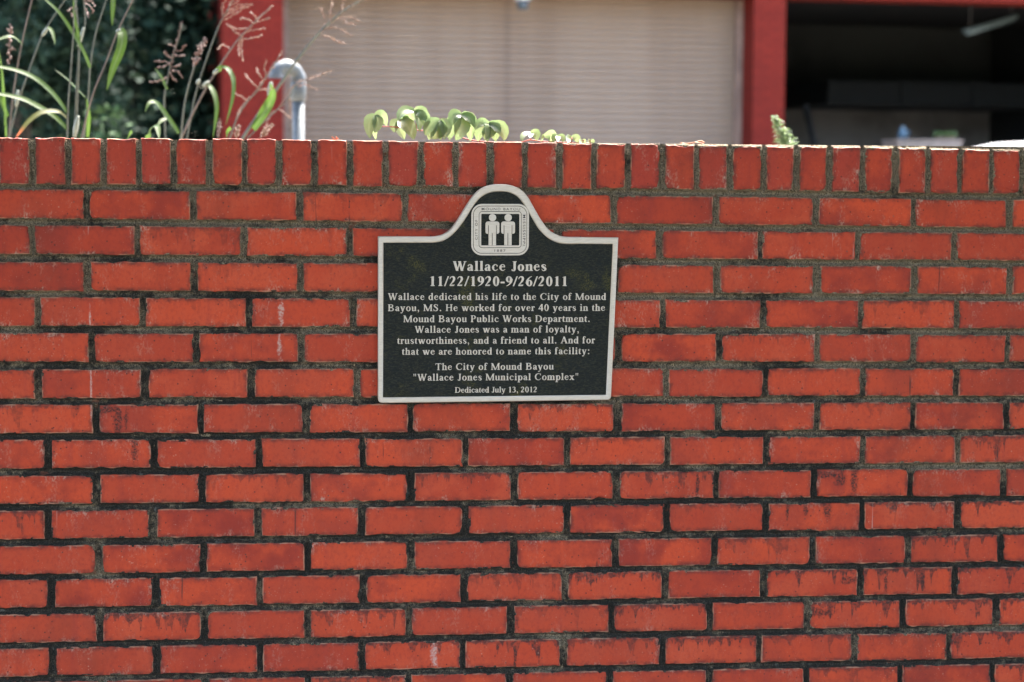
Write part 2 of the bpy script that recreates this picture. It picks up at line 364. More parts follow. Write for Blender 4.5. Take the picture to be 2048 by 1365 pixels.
cg = list(CAPS)
while cg[0][0] > XL + 0.07: a, b = cg[0]; d = random.gauss(0.0683, 0.0008); cg.insert(0, (a - d, a - d + random.gauss(0.0112, 0.0008)))
while cg[-1][1] < XR - 0.07: a, b = cg[-1]; d = random.gauss(0.0683, 0.0008); cg.append((b + d - random.gauss(0.0112, 0.0008), b + d))
edges = [XL] + [v for g in cg for v in g] + [XR]
mb = MB(); cap_edges = []
for k in range(0, len(edges), 2):
    a, b = edges[k], edges[k + 1]; xm = (a + b) / 2
    zt, zb = captop(xm) + random.gauss(0, 0.0005), capbot(xm) + random.gauss(0, 0.0005)
    brick(mb, a, b, zb, zt, WALL_T, random.gauss(-0.0005, 0.0008), cap=1.0, zslope=random.gauss(-0.004, 0.004))
    rects.append((a, b, (zb + zt) / 2, 0, zt - zb)); cap_edges.append((a, b, zt))
mb.build('coping_course', M_BRICK, wall)
# mortar: one relief sheet, hollow between the bricks, culled where bricks cover it
RX0, RX1, RZ0, RZ1, ST = -1.28, 1.42, -1.12, 0.062, 0.0020
gx = np.arange(RX0, RX1, ST); gz = np.arange(RZ0, RZ1, ST)
GX, GZ = np.meshgrid(gx, gz); D = np.full(GX.shape, 1.0)
for a, b, zc, s, h in rects:
    i0, i1 = np.searchsorted(gx, [a - 0.02, b + 0.02]); j0, j1 = np.searchsorted(gz, [zc - h / 2 - 0.025, zc + h / 2 + 0.025])
    if i1 <= i0 or j1 <= j0: continue
    X, Z = GX[j0:j1, i0:i1], GZ[j0:j1, i0:i1] - (zc + s * (GX[j0:j1, i0:i1] - (a + b) / 2))
    dx = np.maximum(a - X, X - b); dz = np.maximum(-h / 2 - Z, Z - h / 2)
    d = np.where((dx < 0) & (dz < 0), np.maximum(dx, dz), np.hypot(np.maximum(dx, 0), np.maximum(dz, 0)))
    D[j0:j1, i0:i1] = np.minimum(D[j0:j1, i0:i1], d)
def blur(a, k):
    ker = np.hanning(k + 2)[1:-1]; ker /= ker.sum()
    a = np.apply_along_axis(lambda r: np.convolve(r, ker, 'same'), 0, a); return np.apply_along_axis(lambda r: np.convolve(r, ker, 'same'), 1, a)
n1 = blur(rng.normal(0, 1, D.shape), 3); n2 = blur(rng.normal(0, 1, D.shape), 14); n1 /= n1.std(); n2 /= n2.std()
dep = np.clip(D, 0, 0.006) / 0.006
Yg = 0.0022 + 0.0085 * (1 - (1 - dep) ** 2) + 0.0006 * n1 + 0.0010 * n2
keep = D > -0.0045
ok = keep[:-1, :-1] & keep[1:, :-1] & keep[:-1, 1:] & keep[1:, 1:]
idx = np.arange(D.size).reshape(D.shape)
jj, ii = np.nonzero(ok)
F4 = np.stack([idx[jj, ii], idx[jj, ii + 1], idx[jj + 1, ii + 1], idx[jj + 1, ii]], 1)
used = np.unique(F4); rem = np.full(D.size, -1); rem[used] = np.arange(len(used))
V = np.stack([GX.ravel(), Yg.ravel(), GZ.ravel()], 1)[used]; F4 = rem[F4]
me = bpy.data.meshes.new('mortar'); me.vertices.add(len(V)); me.vertices.foreach_set('co', V.ravel())
me.loops.add(F4.size); me.loops.foreach_set('vertex_index', F4.ravel().astype(np.int32))
me.polygons.add(len(F4)); me.polygons.foreach_set('loop_start', np.arange(0, F4.size, 4, dtype=np.int32))
me.polygons.foreach_set('loop_total', np.full(len(F4), 4, dtype=np.int32)); me.update(calc_edges=True); me.validate()
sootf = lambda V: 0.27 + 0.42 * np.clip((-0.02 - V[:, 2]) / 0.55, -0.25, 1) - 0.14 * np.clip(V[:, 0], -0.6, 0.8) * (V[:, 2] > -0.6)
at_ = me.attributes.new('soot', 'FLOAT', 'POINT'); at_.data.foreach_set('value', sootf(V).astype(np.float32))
me.polygons.foreach_set('use_smooth', np.ones(len(F4), dtype=bool))
link_mesh('mortar', me, M_MORTAR, wall)
# the core of the wall behind the joints and the mortar between the coping bricks
mb = MB()
mb.box(XL, XR, 0.0135, WALL_T - 0.004, ZG, -0.030)
mb.box(XL, XR, 0.0155, WALL_T - 0.006, -0.0295, 0.0440)
for (a, b, z1), (c, d, z2) in zip(cap_edges[:-1], cap_edges[1:]):
    zt = min(z1, z2)                                      # slumped, crumbly bed top in each joint
    nn = 10; vs, fs = [], []
    for i in range(nn + 1):
        y = 0.004 + (WALL_T - 0.01) * i / nn
        for q, x in enumerate((b - 0.001, (b * 2 + c) / 3, (b + c * 2) / 3, c + 0.001)):
            vs.append((x, y + random.uniform(-.001, .001), zt - (0.0045 if i == 0 else 0.0022) + random.uniform(-0.002, 0.0014) - (0.001 if q in (1, 2) else 0)))
    for i in range(nn):
        for q in range(3): fs.append((i * 4 + q, i * 4 + q + 1, i * 4 + q + 5, i * 4 + q + 4))
    b0 = len(vs); vs += [(vs[q][0], vs[q][1] + 0.001, 0.040) for q in range(4)]
    for q in range(3): fs.append((b0 + q, b0 + q + 1, q + 1, q))
    mb.add(vs, fs, dict(soot=0.05), 0, True)
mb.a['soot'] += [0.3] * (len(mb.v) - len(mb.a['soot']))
mb.build('mortar_core', M_MORTAR, wall)

# ------------------------------------------------------------------ serif lettering, drawn glyph by glyph
GS = 11.0
class Pen:
    """a glyph as a field over a grid (units of 1/1000 em), positive inside; contours are traced from it"""
    def __init__(s, adv, S, T):
        s.adv, s.S, s.T = adv, S, T
        s.x = np.arange(-160, adv + 200, GS) + 0.37; s.y = np.arange(-290, 760, GS) + 0.41
        s.X, s.Y = np.meshgrid(s.x, s.y); s.F = np.full(s.X.shape, -60.0)
    def add(s, f): s.F = np.maximum(s.F, f)
    def cut(s, f): s.F = np.minimum(s.F, -f)
    def polyf(s, P):
        P = np.array(P, float); c = P.mean(0); f = np.full(s.X.shape, 1e9)
        for a, b in zip(P, np.roll(P, -1, 0)):
            n = np.array([-(b - a)[1], (b - a)[0]]); L = np.hypot(*n)
            if L < 1e-6: continue
            n /= L
            if n @ (c - a) < 0: n = -n
            f = np.minimum(f, (s.X - a[0]) * n[0] + (s.Y - a[1]) * n[1])
        return f
    def poly(s, *P): s.add(s.polyf(P))
    def rect(s, x0, x1, y0, y1): s.poly((x0, y0), (x1, y0), (x1, y1), (x0, y1))
    def ell(s, cx, cy, rx, ry): return (1 - np.sqrt(((s.X - cx) / rx) ** 2 + ((s.Y - cy) / ry) ** 2)) * min(rx, ry)
    def disc(s, cx, cy, r): s.add(r - np.hypot(s.X - cx, s.Y - cy))
    def ring(s, cx, cy, rx, ry, tx, ty): s.add(np.minimum(s.ell(cx, cy, rx, ry), -s.ell(cx, cy, rx - tx, ry - ty)))
    def pen(s, *K):
        Q = spline([(k[0], k[1], k[2]) for k in K], 9)
        for p in Q: s.add(np.where(True, p[2] - np.hypot(s.X - p[0], s.Y - p[1]), 0))
    def line(s, x0, y0, x1, y1, w): s.poly((x0 - w / 2, y0), (x0 + w / 2, y0), (x1 + w / 2, y1), (x1 - w / 2, y1))
    def slab(s, x0, x1, y, d=1, h=None):
        h = h or s.T * 0.72; s.rect(x0, x1, min(y, y + d * h), max(y, y + d * h))
    def stem(s, c, y0, y1, foot=True, head=False, w=None):
        h = (w or s.S) / 2; s.rect(c - h, c + h, y0, y1)
        for on, y, d in ((foot, y0, 1), (head, y1, -1)):
            if on:
                s.slab(c - h - 58, c + h + 58, y, d)
                s.poly((c - h - 34, y + d * s.T * .6), (c + h + 34, y + d * s.T * .6), (c + h, y + d * (s.T * .6 + 34)), (c - h, y + d * (s.T * .6 + 34)))
    def flag(s, c, y): 
        h = s.S / 2; s.poly((c - h - 66, y - 58), (c - h - 66, y - 40), (c + h, y), (c + h, y - 62), (c - h, y - 62))
    def loops(s):
        F, x, y = s.F, s.x, s.y; I = F > 0; seg = {}
        def ex(j, i): t = F[j, i] / (F[j, i] - F[j, i + 1]); return (x[i] + t * GS, y[j])
        def ey(j, i): t = F[j, i] / (F[j, i] - F[j + 1, i]); return (x[i], y[j] + t * GS)
        code = I[:-1, :-1] * 1 + I[:-1, 1:] * 2 + I[1:, 1:] * 4 + I[1:, :-1] * 8
        pts = {}
        for j, i in zip(*np.nonzero((code > 0) & (code < 15))):
            e = {'b': ('h', j, i), 't': ('h', j + 1, i), 'l': ('v', j, i), 'r': ('v', j, i + 1)}
            tab = {1: ['lb'], 2: ['br'], 3: ['lr'], 4: ['rt'], 5: ['lt', 'rb'], 6: ['bt'], 7: ['lt'], 8: ['tl'], 9: ['tb'], 10: ['bl', 'tr'], 11: ['tr'], 12: ['rl'], 13: ['rb'], 14: ['bl']}
            for ab in tab[int(code[j, i])]: seg[e[ab[0]]] = e[ab[1]]
        out = []
        while seg:
            k0 = next(iter(seg)); k = k0; L = []
            while k in seg:
                nk = seg.pop(k); L.append(ex(k[1], k[2]) if k[0] == 'h' else ey(k[1], k[2])); k = nk
            if len(L) > 3: out.append(L)
        return out
def glyph(ch, S, T, B):
    """B: 1 for the heavier cut, 0 for the text cut"""
    adv = {'W': 944, 'M': 889, 'm': 778, 'D': 722, 'H': 722, 'A': 722, 'w': 722, 'B': 667, 'C': 667, 'T': 611, 'P': 556, 'S': 556, 'J': 400,
           'a': 444, 'c': 444, 'e': 444, 'i': 278, 'l': 278, 't': 290, 'f': 333, 'r': 345, 's': 389, '.': 250, ',': 250, ':': 278, '/': 300, '-': 333, '"': 408, ' ': 260}.get(ch, 500)
    if B and ch.islower(): adv += 28
    g = Pen(adv, S, T); h = S / 2; st = T * .75; X = 455
    if ch == ' ': return adv, []
    if ch == 'a':
        g.pen((88, 345, 44), (112, 398, 34), (195, 436, 24), (275, 410, 36), (312, 320, h)); g.stem(312, 70, 330, False)
        g.pen((312, 80, h), (335, 32, 34), (375, 26, 24), (425, 55, 11)); g.pen((320, 275, 17), (200, 235, 24), (112, 175, h * .8), (92, 105, h), (130, 36, 34), (205, 32, 24), (300, 92, 14))
    elif ch == 'b':
        g.stem(112, 20, 683, False); g.flag(112, 683); g.ring(275, 225, 200, 238, S * .98, T * .8); g.cut(g.polyf([(-90, 0), (112 - h, 0), (112 - h, 450), (-90, 450)])) ; g.flag(112, 683)
    elif ch == 'c':
        g.pen((362, 345, 46), (345, 395, 30), (270, 435, 24), (190, 420, 34), (100, 335, 46), (82, 225, h), (112, 100, 46), (215, 32, 32), (315, 48, 22), (400, 120, 12))
    elif ch == 'd':
        g.stem(375, 40, 683, False); g.flag(375, 683); g.ring(222, 225, 200, 238, S * .98, T * .8); g.pen((375, 40, h), (430, 14, 20), (470, 22, 16)); g.rect(375 - h, 375 + h, 8, 600)
    elif ch == 'e':
        g.rect(90, 385, 255, 255 + st); g.pen((372, 272, 30), (355, 350, 36), (300, 425, 26), (225, 438, 23), (130, 385, 38), (84, 240, h), (112, 105, 46), (215, 32, 33), (315, 50, 22), (408, 125, 11))
    elif ch == 'f':
        g.stem(128, 0, 570); g.pen((128, 560, h), (150, 635, 38), (225, 670, 24), (285, 655, 28), (318, 615, 40)); g.rect(22, 285, X - st, X)
    elif ch == 'g':
        g.ring(215, 300, 168, 158, S * .85, T * .8); g.pen((320, 400, 19), (385, 425, 21), (455, 428, 24)); g.pen((120, 178, 20), (82, 125, 28), (140, 82, 36), (310, 66, 42), (405, 15, 42))
        g.pen((405, 15, 44), (425, -75, 36), (330, -165, 27), (200, -190, 23), (85, -160, 28), (48, -95, 36), (80, -30, 25), (160, 45, 20))
    elif ch in 'hnmk':
        c = 112
        if ch in 'hk': g.stem(c, 0, 683); g.flag(c, 683)
        else: g.stem(c, 0, X); g.flag(c, X)
        if ch == 'k':
            g.line(150, 170, 385, X - 10, T * 1.25); g.line(430, 8, 235, 285, S * 1.1); g.slab(285, 478, X, -1); g.slab(318, 512, 0)
        else:
            for q in range(2 if ch == 'm' else 1):
                c2 = c + 262 * (q + 1) + (14 if B else 0) * (q + 1); b = c2 - 262
                g.pen((b + 25, 335, 14), (b + 95, 412, 22), (b + 165, 430, 32), (c2 - 16, 390, h * .94), (c2, 300, h)); g.stem(c2, 0, 310)
    elif ch == 'i': g.stem(138, 0, X); g.flag(138, X); g.disc(132, 610, 64 + 10 * B)
    elif ch == 'l': g.stem(138, 0, 683); g.flag(138, 683)
    elif ch == 'o': g.ring(250, 225, 222, 240, S * .98, T * .8)
    elif ch == 'p':
        g.stem(112, -217, X); g.flag(112, X); g.ring(275, 225, 200, 238, S * .98, T * .8); g.cut(g.polyf([(-150, -100), (112 - h - .1, -100), (112 - h - .1, 350), (-150, 350)]))
    elif ch == 'r': g.stem(112, 0, X); g.flag(112, X); g.pen((130, 320, 16), (195, 405, 26), (255, 425, 38), (300, 392, 50))
    elif ch == 's':
        g.pen((322, 325, 13), (300, 400, 20), (215, 438, 24), (125, 415, 36), (92, 345, h * .85), (150, 275, h * .9), (250, 210, h * .95), (308, 125, h * .9), (265, 42, 34), (180, 17, 23), (88, 60, 19), (66, 145, 13))
    elif ch == 't': g.stem(118, 75, X, False); g.poly((28, X - st), (118 + h, 600), (118 + h, X - st)); g.pen((118, 90, h), (140, 36, 34), (195, 26, 23), (262, 70, 12)); g.rect(25, 262, X - st, X)
    elif ch == 'u':
        g.stem(112, 120, X, False); g.slab(20, 112, X, -1); g.pen((112, 140, h), (130, 55, h * .9), (200, 28, 30), (290, 60, 18), (360, 120, 14)); g.stem(378, 30, X, False); g.slab(290, 378, X, -1); g.poly((378 - h, 60), (378 + h, 60), (378 + h + 62, 40), (378 + h + 62, 22), (378 - h, 0))
    elif ch in 'vy':
        g.line(78 + h * .4, X - 5, 258, 0, S * 1.08); g.line(415, X - 5, 258, 0, T * 1.15); g.slab(8, 205, X, -1); g.slab(318, 492, X, -1)
        if ch == 'y': g.pen((262, 25, T * .6), (215, -100, 22), (155, -182, 25), (85, -172, 46))
    elif ch == 'w':
        g.line(75 + h * .4, X - 5, 238, 0, S * 1.05); g.line(362, X - 5, 238, 0, T * 1.1); g.line(345, X - 5, 508, 0, S * 1.05); g.line(645, X - 5, 508, 0, T * 1.1)
        g.slab(6, 200, X, -1); g.slab(265, 440, X, -1); g.slab(560, 718, X, -1)
    elif ch == 'x':
        g.line(115, X - 5, 385, 5, S * 1.15); g.line(395, X - 5, 95, 5, T * 1.2); g.slab(18, 220, X, -1); g.slab(300, 478, X, -1); g.slab(14, 185, 0); g.slab(285, 490, 0)
    elif ch == 'W':
        g.line(110, 655, 305, 0, S * 1.1); g.line(485, 655, 305, 0, T * 1.15); g.line(455, 655, 640, 0, S * 1.1); g.line(845, 655, 640, 0, T * 1.15)
        g.slab(8, 225, 662, -1); g.slab(355, 570, 662, -1); g.slab(745, 938, 662, -1)
    elif ch == 'M':
        g.line(110, 640, 110, 10, T * 1.2); g.line(130, 655, 440, 0, S * 1.15); g.line(745, 655, 440, 0, T * 1.2); g.stem(760, 0, 662); g.slab(14, 160, 662, -1); g.slab(14, 210, 0); g.slab(720, 878, 662, -1)
    elif ch == 'A':
        g.line(350, 674, 600, 5, S * 1.18); g.line(350, 674, 110, 5, T * 1.2); g.rect(180, 500, 215, 215 + st); g.slab(14, 220, 0); g.slab(475, 712, 0)
    elif ch in 'BPD':
        g.stem(150, 0, 662, True, True); r = g.polyf([(150, -50), (900, -50), (900, 760), (150, 760)])
        def bowl(cy, ry, rx, cx):
            o = np.maximum(g.ell(cx, cy, rx, ry), g.polyf([(150, cy - ry), (cx, cy - ry), (cx, cy + ry), (150, cy + ry)]))
            i = np.maximum(g.ell(cx, cy, rx - S, ry - st), g.polyf([(100, cy - ry + st), (cx, cy - ry + st), (cx, cy + ry - st), (100, cy + ry - st)]))
            g.add(np.minimum(np.minimum(o, -i), r))
        if ch == 'D': bowl(331, 331, 350, 330)
        if ch == 'P': bowl(478, 184, 215, 310)
        if ch == 'B': bowl(508, 154, 200, 340); bowl(179, 179, 235, 365)
    elif ch == 'C':
        g.pen((590, 480, 14), (560, 570, 20), (470, 640, 22), (360, 645, 26), (215, 580, 44), (105, 430, h * .98), (98, 300, h), (150, 140, h * .85), (290, 40, 34), (420, 28, 24), (530, 75, 19), (610, 165, 13)); g.line(600, 670, 606, 460, 28)
    elif ch == 'H':
        g.stem(150, 0, 662, True, True); g.stem(572, 0, 662, True, True); g.rect(150, 572, 318, 318 + st)
    elif ch == 'J': g.stem(255, 120, 662, False, True); g.pen((255, 140, h), (235, 40, h * .7), (160, 10, 24), (95, 40, 42), (80, 85, 34))
    elif ch == 'S':
        g.pen((452, 475, 14), (425, 570, 21), (310, 645, 27), (190, 620, 38), (130, 520, h * .95), (200, 415, h), (360, 310, h), (435, 190, h), (390, 65, 42), (260, 18, 26), (130, 60, 22), (76, 190, 14)); g.line(462, 672, 464, 460, 26); g.line(66, 210, 70, -10, 26)
    elif ch == 'T': g.stem(305, 0, 662); g.rect(22, 588, 662 - st, 662); g.poly((22, 662), (50, 662), (70, 640), (28, 490), (10, 490)); g.poly((588, 662), (560, 662), (540, 640), (582, 490), (600, 490))
    elif ch == '0': g.ring(250, 331, 218, 345, S * .98, T * .85)
    elif ch == '1': g.stem(262, 0, 655); g.poly((262 - h, 600), (262 + h, 676), (262 + h, 600)); g.poly((110, 575), (110, 598), (262 + h, 676), (262, 600))
    elif ch == '2':
        g.pen((60, 480, 16), (85, 570, 26), (190, 640, 32), (310, 600, h * .85), (345, 480, h * .95), (280, 330, h * .75), (165, 185, 34), (70, 70, 28)); g.poly((30, 0), (430, 0), (475, 150), (440, 150), (395, st * 1.9), (60, st * 1.9), (30, 30))
    elif ch == '3': g.pen((70, 545, 16), (120, 625, 26), (220, 642, 32), (325, 590, h * .8), (335, 490, h * .85), (250, 390, 30), (180, 355, 18)); g.pen((200, 362, 18), (320, 320, h * .75), (375, 210, h), (320, 75, h * .75), (200, 22, 26), (75, 40, 40))
    elif ch == '4': g.stem(345, 0, 676, False); g.line(310, 660, 50, 210, T * 1.2); g.rect(18, 470, 160, 160 + st * 1.9)
    elif ch == '6': g.ring(258, 205, 210, 220, S * .98, T * .8); g.pen((80, 210, h * .9), (110, 360, h * .85), (210, 520, 38), (330, 620, 24), (430, 665, 12))
    elif ch == '9': g.ring(242, 465, 210, 215, S * .98, T * .8); g.pen((420, 460, h * .9), (390, 300, h * .85), (290, 140, 38), (170, 45, 24), (65, -2, 12))
    elif ch == '8': g.ring(250, 500, 170, 176, S * .8, T * .8); g.ring(250, 178, 205, 190, S * .9, T * .8)
    elif ch == '7': g.poly((40, 662), (465, 662), (465, 640), (440, 560), (60, 560), (25, 500), (10, 505)); g.line(430, 610, 200, -8, S * .95)
    elif ch == '.': g.disc(125, 52, 68)
    elif ch == ',': g.disc(120, 52, 66); g.pen((150, 30, 34), (150, -55, 24), (85, -135, 12))
    elif ch == ':': g.disc(139, 52, 68); g.disc(139, 405, 68)
    elif ch == '/': g.line(20, -14, 280, 676, T * 1.35)
    elif ch == '-': g.rect(30, 303, 190, 190 + T * 1.7)
    elif ch == '"': g.poly((75, 676), (165, 676), (140, 430), (100, 430)); g.poly((240, 676), (330, 676), (305, 430), (265, 430))
    return adv, g.loops()
_gc = {}
def set_line(text, x0, x1, zbase, cap_h, S, T, B):
    """loops of one line of lettering, tracked out to fill x0..x1"""
    sc = cap_h / 662.0; pos = 0; L = []
    items = []
    for ch in text:
        if (ch, S) not in _gc: _gc[(ch, S)] = glyph(ch, S, T, B)
        adv, lp = _gc[(ch, S)]; items.append((pos, lp)); pos += adv
    xs = [p[0] + o for o, lp in items for l in lp for p in l]
    mn, mx = min(xs), max(xs)
    nat = (mx - mn) * sc; gap = ((x1 - x0) - nat) / (len(text) - 1); k = 1.0
    if gap < 0: k = (x1 - x0) / nat; gap = 0
    for n, (o, lp) in enumerate(items):
        for l in lp: L.append([(x0 + ((p[0] + o - mn) * sc) * k + gap * n, zbase + p[1] * sc) for p in l])
    return L
def flat_relief(name, loops, y_front, thick, mat, parent, bev=0.0, res=1):
    """closed loops in the wall plane filled into a raised relief facing the viewer"""
    cu = bpy.data.curves.new(name, 'CURVE'); cu.dimensions = '2D'; cu.fill_mode = 'BOTH'
    cu.extrude = max(1e-5, thick / 2 - bev); cu.bevel_depth = bev; cu.bevel_resolution = res; cu.offset = -bev
    for l in loops:
        sp = cu.splines.new('POLY'); sp.points.add(len(l) - 1); sp.use_cyclic_u = True
        sp.points.foreach_set('co', [v for p in l for v in (p[0], p[1], 0, 1)])
    to = bpy.data.objects.new('tmp', cu); COL.objects.link(to)
    dg = bpy.context.evaluated_depsgraph_get(); me = bpy.data.meshes.new_from_object(to.evaluated_get(dg)); me.name = name
    bpy.data.objects.remove(to)
    me.materials.clear()
    me.transform(Matrix(((1, 0, 0, 0), (0, 0, -1, y_front + thick / 2), (0, 1, 0, 0), (0, 0, 0, 1))))
    return link_mesh(name, me, mat, parent)
def sans(text, cx, cz, width, height, rot):
    """closed loops are not needed here: the built in lettering as a mesh, fitted to a box"""
    cu = bpy.data.curves.new('t', 'FONT'); cu.body = text; cu.space_character = 1.32; cu.extrude = 0; cu.offset = 0.006; cu.align_x = 'CENTER'
    to = bpy.data.objects.new('tmp', cu); COL.objects.link(to)
    dg = bpy.context.evaluated_depsgraph_get(); me = bpy.data.meshes.new_from_object(to.evaluated_get(dg))
    bpy.data.objects.remove(to)
    v = np.array([p.co[:2] for p in me.vertices]); mn, mx = v.min(0), v.max(0)
    v = (v - (mn + mx) / 2) / (mx - mn) * np.array([width, height])
    c, s = math.cos(rot), math.sin(rot)
    vs = [(cx + a * c - b * s, cz + a * s + b * c) for a, b in v]
    return vs, [tuple(p.vertices) for p in me.polygons]

# ------------------------------------------------------------------ the plaque
K = 0.00033097
def pm(zx, zy):                                          # a spot on the plaque, in metres on the wall
    X = -0.2655 + (zx - 48) * K
    return (X, -0.122 - (zy - 335) * 0.0003294 + 0.0030 * (X + 0.2655))
def metal_material():
    t = NT('brushed_aluminium_paint'); c = t.coord()
    n = t.noise(t.scale(c, (0.08, 1, 1)), 900, 3, 0.6); b = t.noise(c, 18, 4, 0.6)
    col = t.mix(t.step(n, 0.3, 0.7), (0.45, 0.378, 0.30), (0.55, 0.468, 0.375))
    col = t.mix(t.step(b, 0.55, 0.8, 0, 0.3), col, (0.42, 0.36, 0.31))
    sp = t.noise(c, 330, 3, 0.6); col = t.mix(t.step(sp, 0.70, 0.76, 0, 0.6), col, (0.20, 0.16, 0.12))
    t.bump(n, 0.06, 0.0004)
    return t.out(col, 0.42, 0.25, 0.5)
M_METAL = metal_material()
def leather_material():
    t = NT('black_leather_grain_paint'); c = t.coord()
    m = t.n('Mapping'); t.set(m.inputs[0], c); m.inputs['Rotation'].default_value = (0, R(-18), 0); m.inputs['Scale'].default_value = (0.55, 1, 1.5)
    v = m.outputs[0]
    n = t.noise(v, 330, 3, 0.6, dist=0.6); n2 = t.noise(c, 16, 4, 0.6); n3 = t.noise(v, 240, 2, 0.5)
    col = t.mix(t.step(n, 0.42, 0.68), (0.004, 0.006, 0.0045), (0.028, 0.026, 0.014))
    col = t.mix(t.step(n3, 0.5, 0.75, 0, 0.5), col, (0.006, 0.011, 0.013))
    moss = t.math('MULTIPLY', t.step(n2, 0.55, 0.68), t.step(t.noise(c, 420, 3, 0.7), 0.46, 0.62))
    col = t.mix(t.math('MULTIPLY', moss, 0.75), col, (0.105, 0.092, 0.014))
    t.bump(n, 0.55, 0.0016)
    return t.out(col, 0.5, 0.0, 0.16)
M_LEATHER = leather_material()
M_DARK = plain('engraved_dark_fill', (0.018, 0.014, 0.018), 0.7)
plaque = thing('plaque', 'cast metal memorial plaque with a raised border, two figure emblem and lettering on black grain', 'plaque', (-0.03, -0.010, -0.45))
def cr_loop(pts, n=5, straight=()):
    """smooth through the shoulder and crown, straight runs kept straight"""
    return [(p[0], p[1]) for p in pts]
def crown(P, n=7):
    return [(v[0], v[1]) for v in spline([(p[0], p[1], 0) for p in P], n)]
OUT = crown([(300, 337), (375, 336), (430, 324), (475, 292), (512, 243), (545, 190), (578, 137), (612, 90), (655, 52), (708, 32), (768, 26), (828, 32), (882, 53), (925, 92), (957, 143), (988, 197), (1020, 248), (1060, 296), (1108, 326), (1160, 338), (1230, 340)])
INN = crown([(300, 374), (375, 373), (432, 362), (482, 330), (523, 287), (560, 236), (594, 181), (626, 134), (662, 99), (712, 76), (768, 70), (822, 76), (868, 99), (904, 139), (934, 187), (966, 241), (1001, 295), (1048, 341), (1100, 370), (1158, 381), (1230, 381)])
def corner(cx, cy, r, a0, a1, n=6): return [(cx + r * math.cos(a0 + (a1 - a0) * i / n), cy + r * math.sin(a0 + (a1 - a0) * i / n)) for i in range(n + 1)]
outer = [(48, 336)] + OUT + [(1477, 343)] + corner(1443 - 24, 1320 - 24, 24, 0, math.pi / 2) + corner(48 + 26, 1326 - 26, 26, math.pi / 2, math.pi)
inner = [(80, 374)] + INN + [(1443, 382), (1411, 1288), (78, 1292)]
outer_m = [pm(*p) for p in outer]; inner_m = [pm(*p) for p in inner]
YB = -0.0215
flat_relief('border', [outer_m, inner_m], YB, 0.0175, M_METAL, plaque, 0.0022, 2)
cxm = sum(p[0] for p in inner_m) / len(inner_m); czm = sum(p[1] for p in inner_m) / len(inner_m)
flat_relief('back_panel', [[(p[0], p[1]) for p in [pm(*q) for q in [(60, 350)] + [(x, y - 16) for x, y in INN] + [(1460, 362), (1425, 1303), (62, 1306)]]]], YB + 0.0026, 0.012, M_LEATHER, plaque)
def letters(text, zx0, zx1, base, cap, B):
    S, T = ((156, 66) if B else (124, 64))
    (x0, zb), (x1, _) = pm(zx0, base), pm(zx1, base)
    return set_line(text, x0, x1, pm((zx0 + zx1) / 2, base)[1], cap * 0.0003294, S, T, B)
LINES = [('Wallace Jones', 490, 1046, 541, 57, 1), ('11/22/1920-9/26/2011', 357, 1168, 631, 57, 1),
         ('Wallace dedicated his life to the City of Mound', 107, 1406, 714, 40, 0), ('Bayou, MS. He worked for over 40 years in the', 107, 1400, 780, 40, 0),
         ('Mound Bayou Public Works Department.', 198, 1308, 846, 40, 0), ('Wallace Jones was a man of loyalty,', 265, 1243, 909, 40, 0),
         ('trustworthiness, and a friend to all. And for', 162, 1342, 975, 40, 0), ('that we are honored to name this facility:', 190, 1308, 1040, 40, 0),
         ('The City of Mound Bayou', 388, 1095, 1132, 40, 0), ('"Wallace Jones Municipal Complex"', 258, 1242, 1195, 40, 0), ('Dedicated July 13, 2012', 505, 993, 1268, 33, 0)]
for L in LINES:
    flat_relief('inscription_line', letters(*L), YB + 0.0004, 0.0030, M_METAL, plaque)
# the emblem
KS = K * 2.9667 / 9.1
def sm_(sx, sy): return pm((900 + sx / 9.1 - 740) * 2.9667, (370 + sy / 9.1 - 360) * 2.9667)
def rrect(x0, y0, x1, y1, r, n=8):
    P = corner(x1 - r, y1 - r, r, 0, math.pi / 2, n) + corner(x0 + r, y1 - r, r, math.pi / 2, math.pi, n) + corner(x0 + r, y0 + r, r, math.pi, 1.5 * math.pi, n) + corner(x1 - r, y0 + r, r, 1.5 * math.pi, 2 * math.pi, n)
    return [sm_(*p) for p in P]
YE = YB - 0.0002
emblem = flat_relief('emblem', [rrect(377, 350, 1426, 1285, 195), rrect(409, 383, 1393, 1253, 162), rrect(420, 394, 1382, 1242, 152), rrect(512, 482, 1294, 1150, 62),
                      rrect(523, 493, 1283, 1139, 52), rrect(556, 530, 1252, 1105, 18)], YE, 0.0032, M_METAL, plaque)
for hx in (762, 1047):
    head = [sm_(hx + 66 * math.cos(2 * math.pi * i / 24), 598 + 66 * math.sin(2 * math.pi * i / 24)) for i in range(24)]
    a = hx - 127; b = hx + 125
    body = corner(a + 45, 668 + 45, 45, math.pi, 1.5 * math.pi) + corner(b - 45, 668 + 45, 45, 1.5 * math.pi, 2 * math.pi) + corner(b - 40, 893 - 40, 40, 0, math.pi / 2) + \
        [(b - 48, 893), (b - 48, 735), (b - 60, 735), (b - 60, 1101), (hx + 2, 1101), (hx + 2, 880), (hx - 10, 880), (hx - 10, 1101), (a + 58, 1101), (a + 58, 735), (a + 46, 735), (a + 46, 893)] + corner(a + 40, 893 - 40, 40, math.pi / 2, math.pi)
    flat_relief('figure', [head, [sm_(*p) for p in body]], YE, 0.0032, M_METAL, emblem)
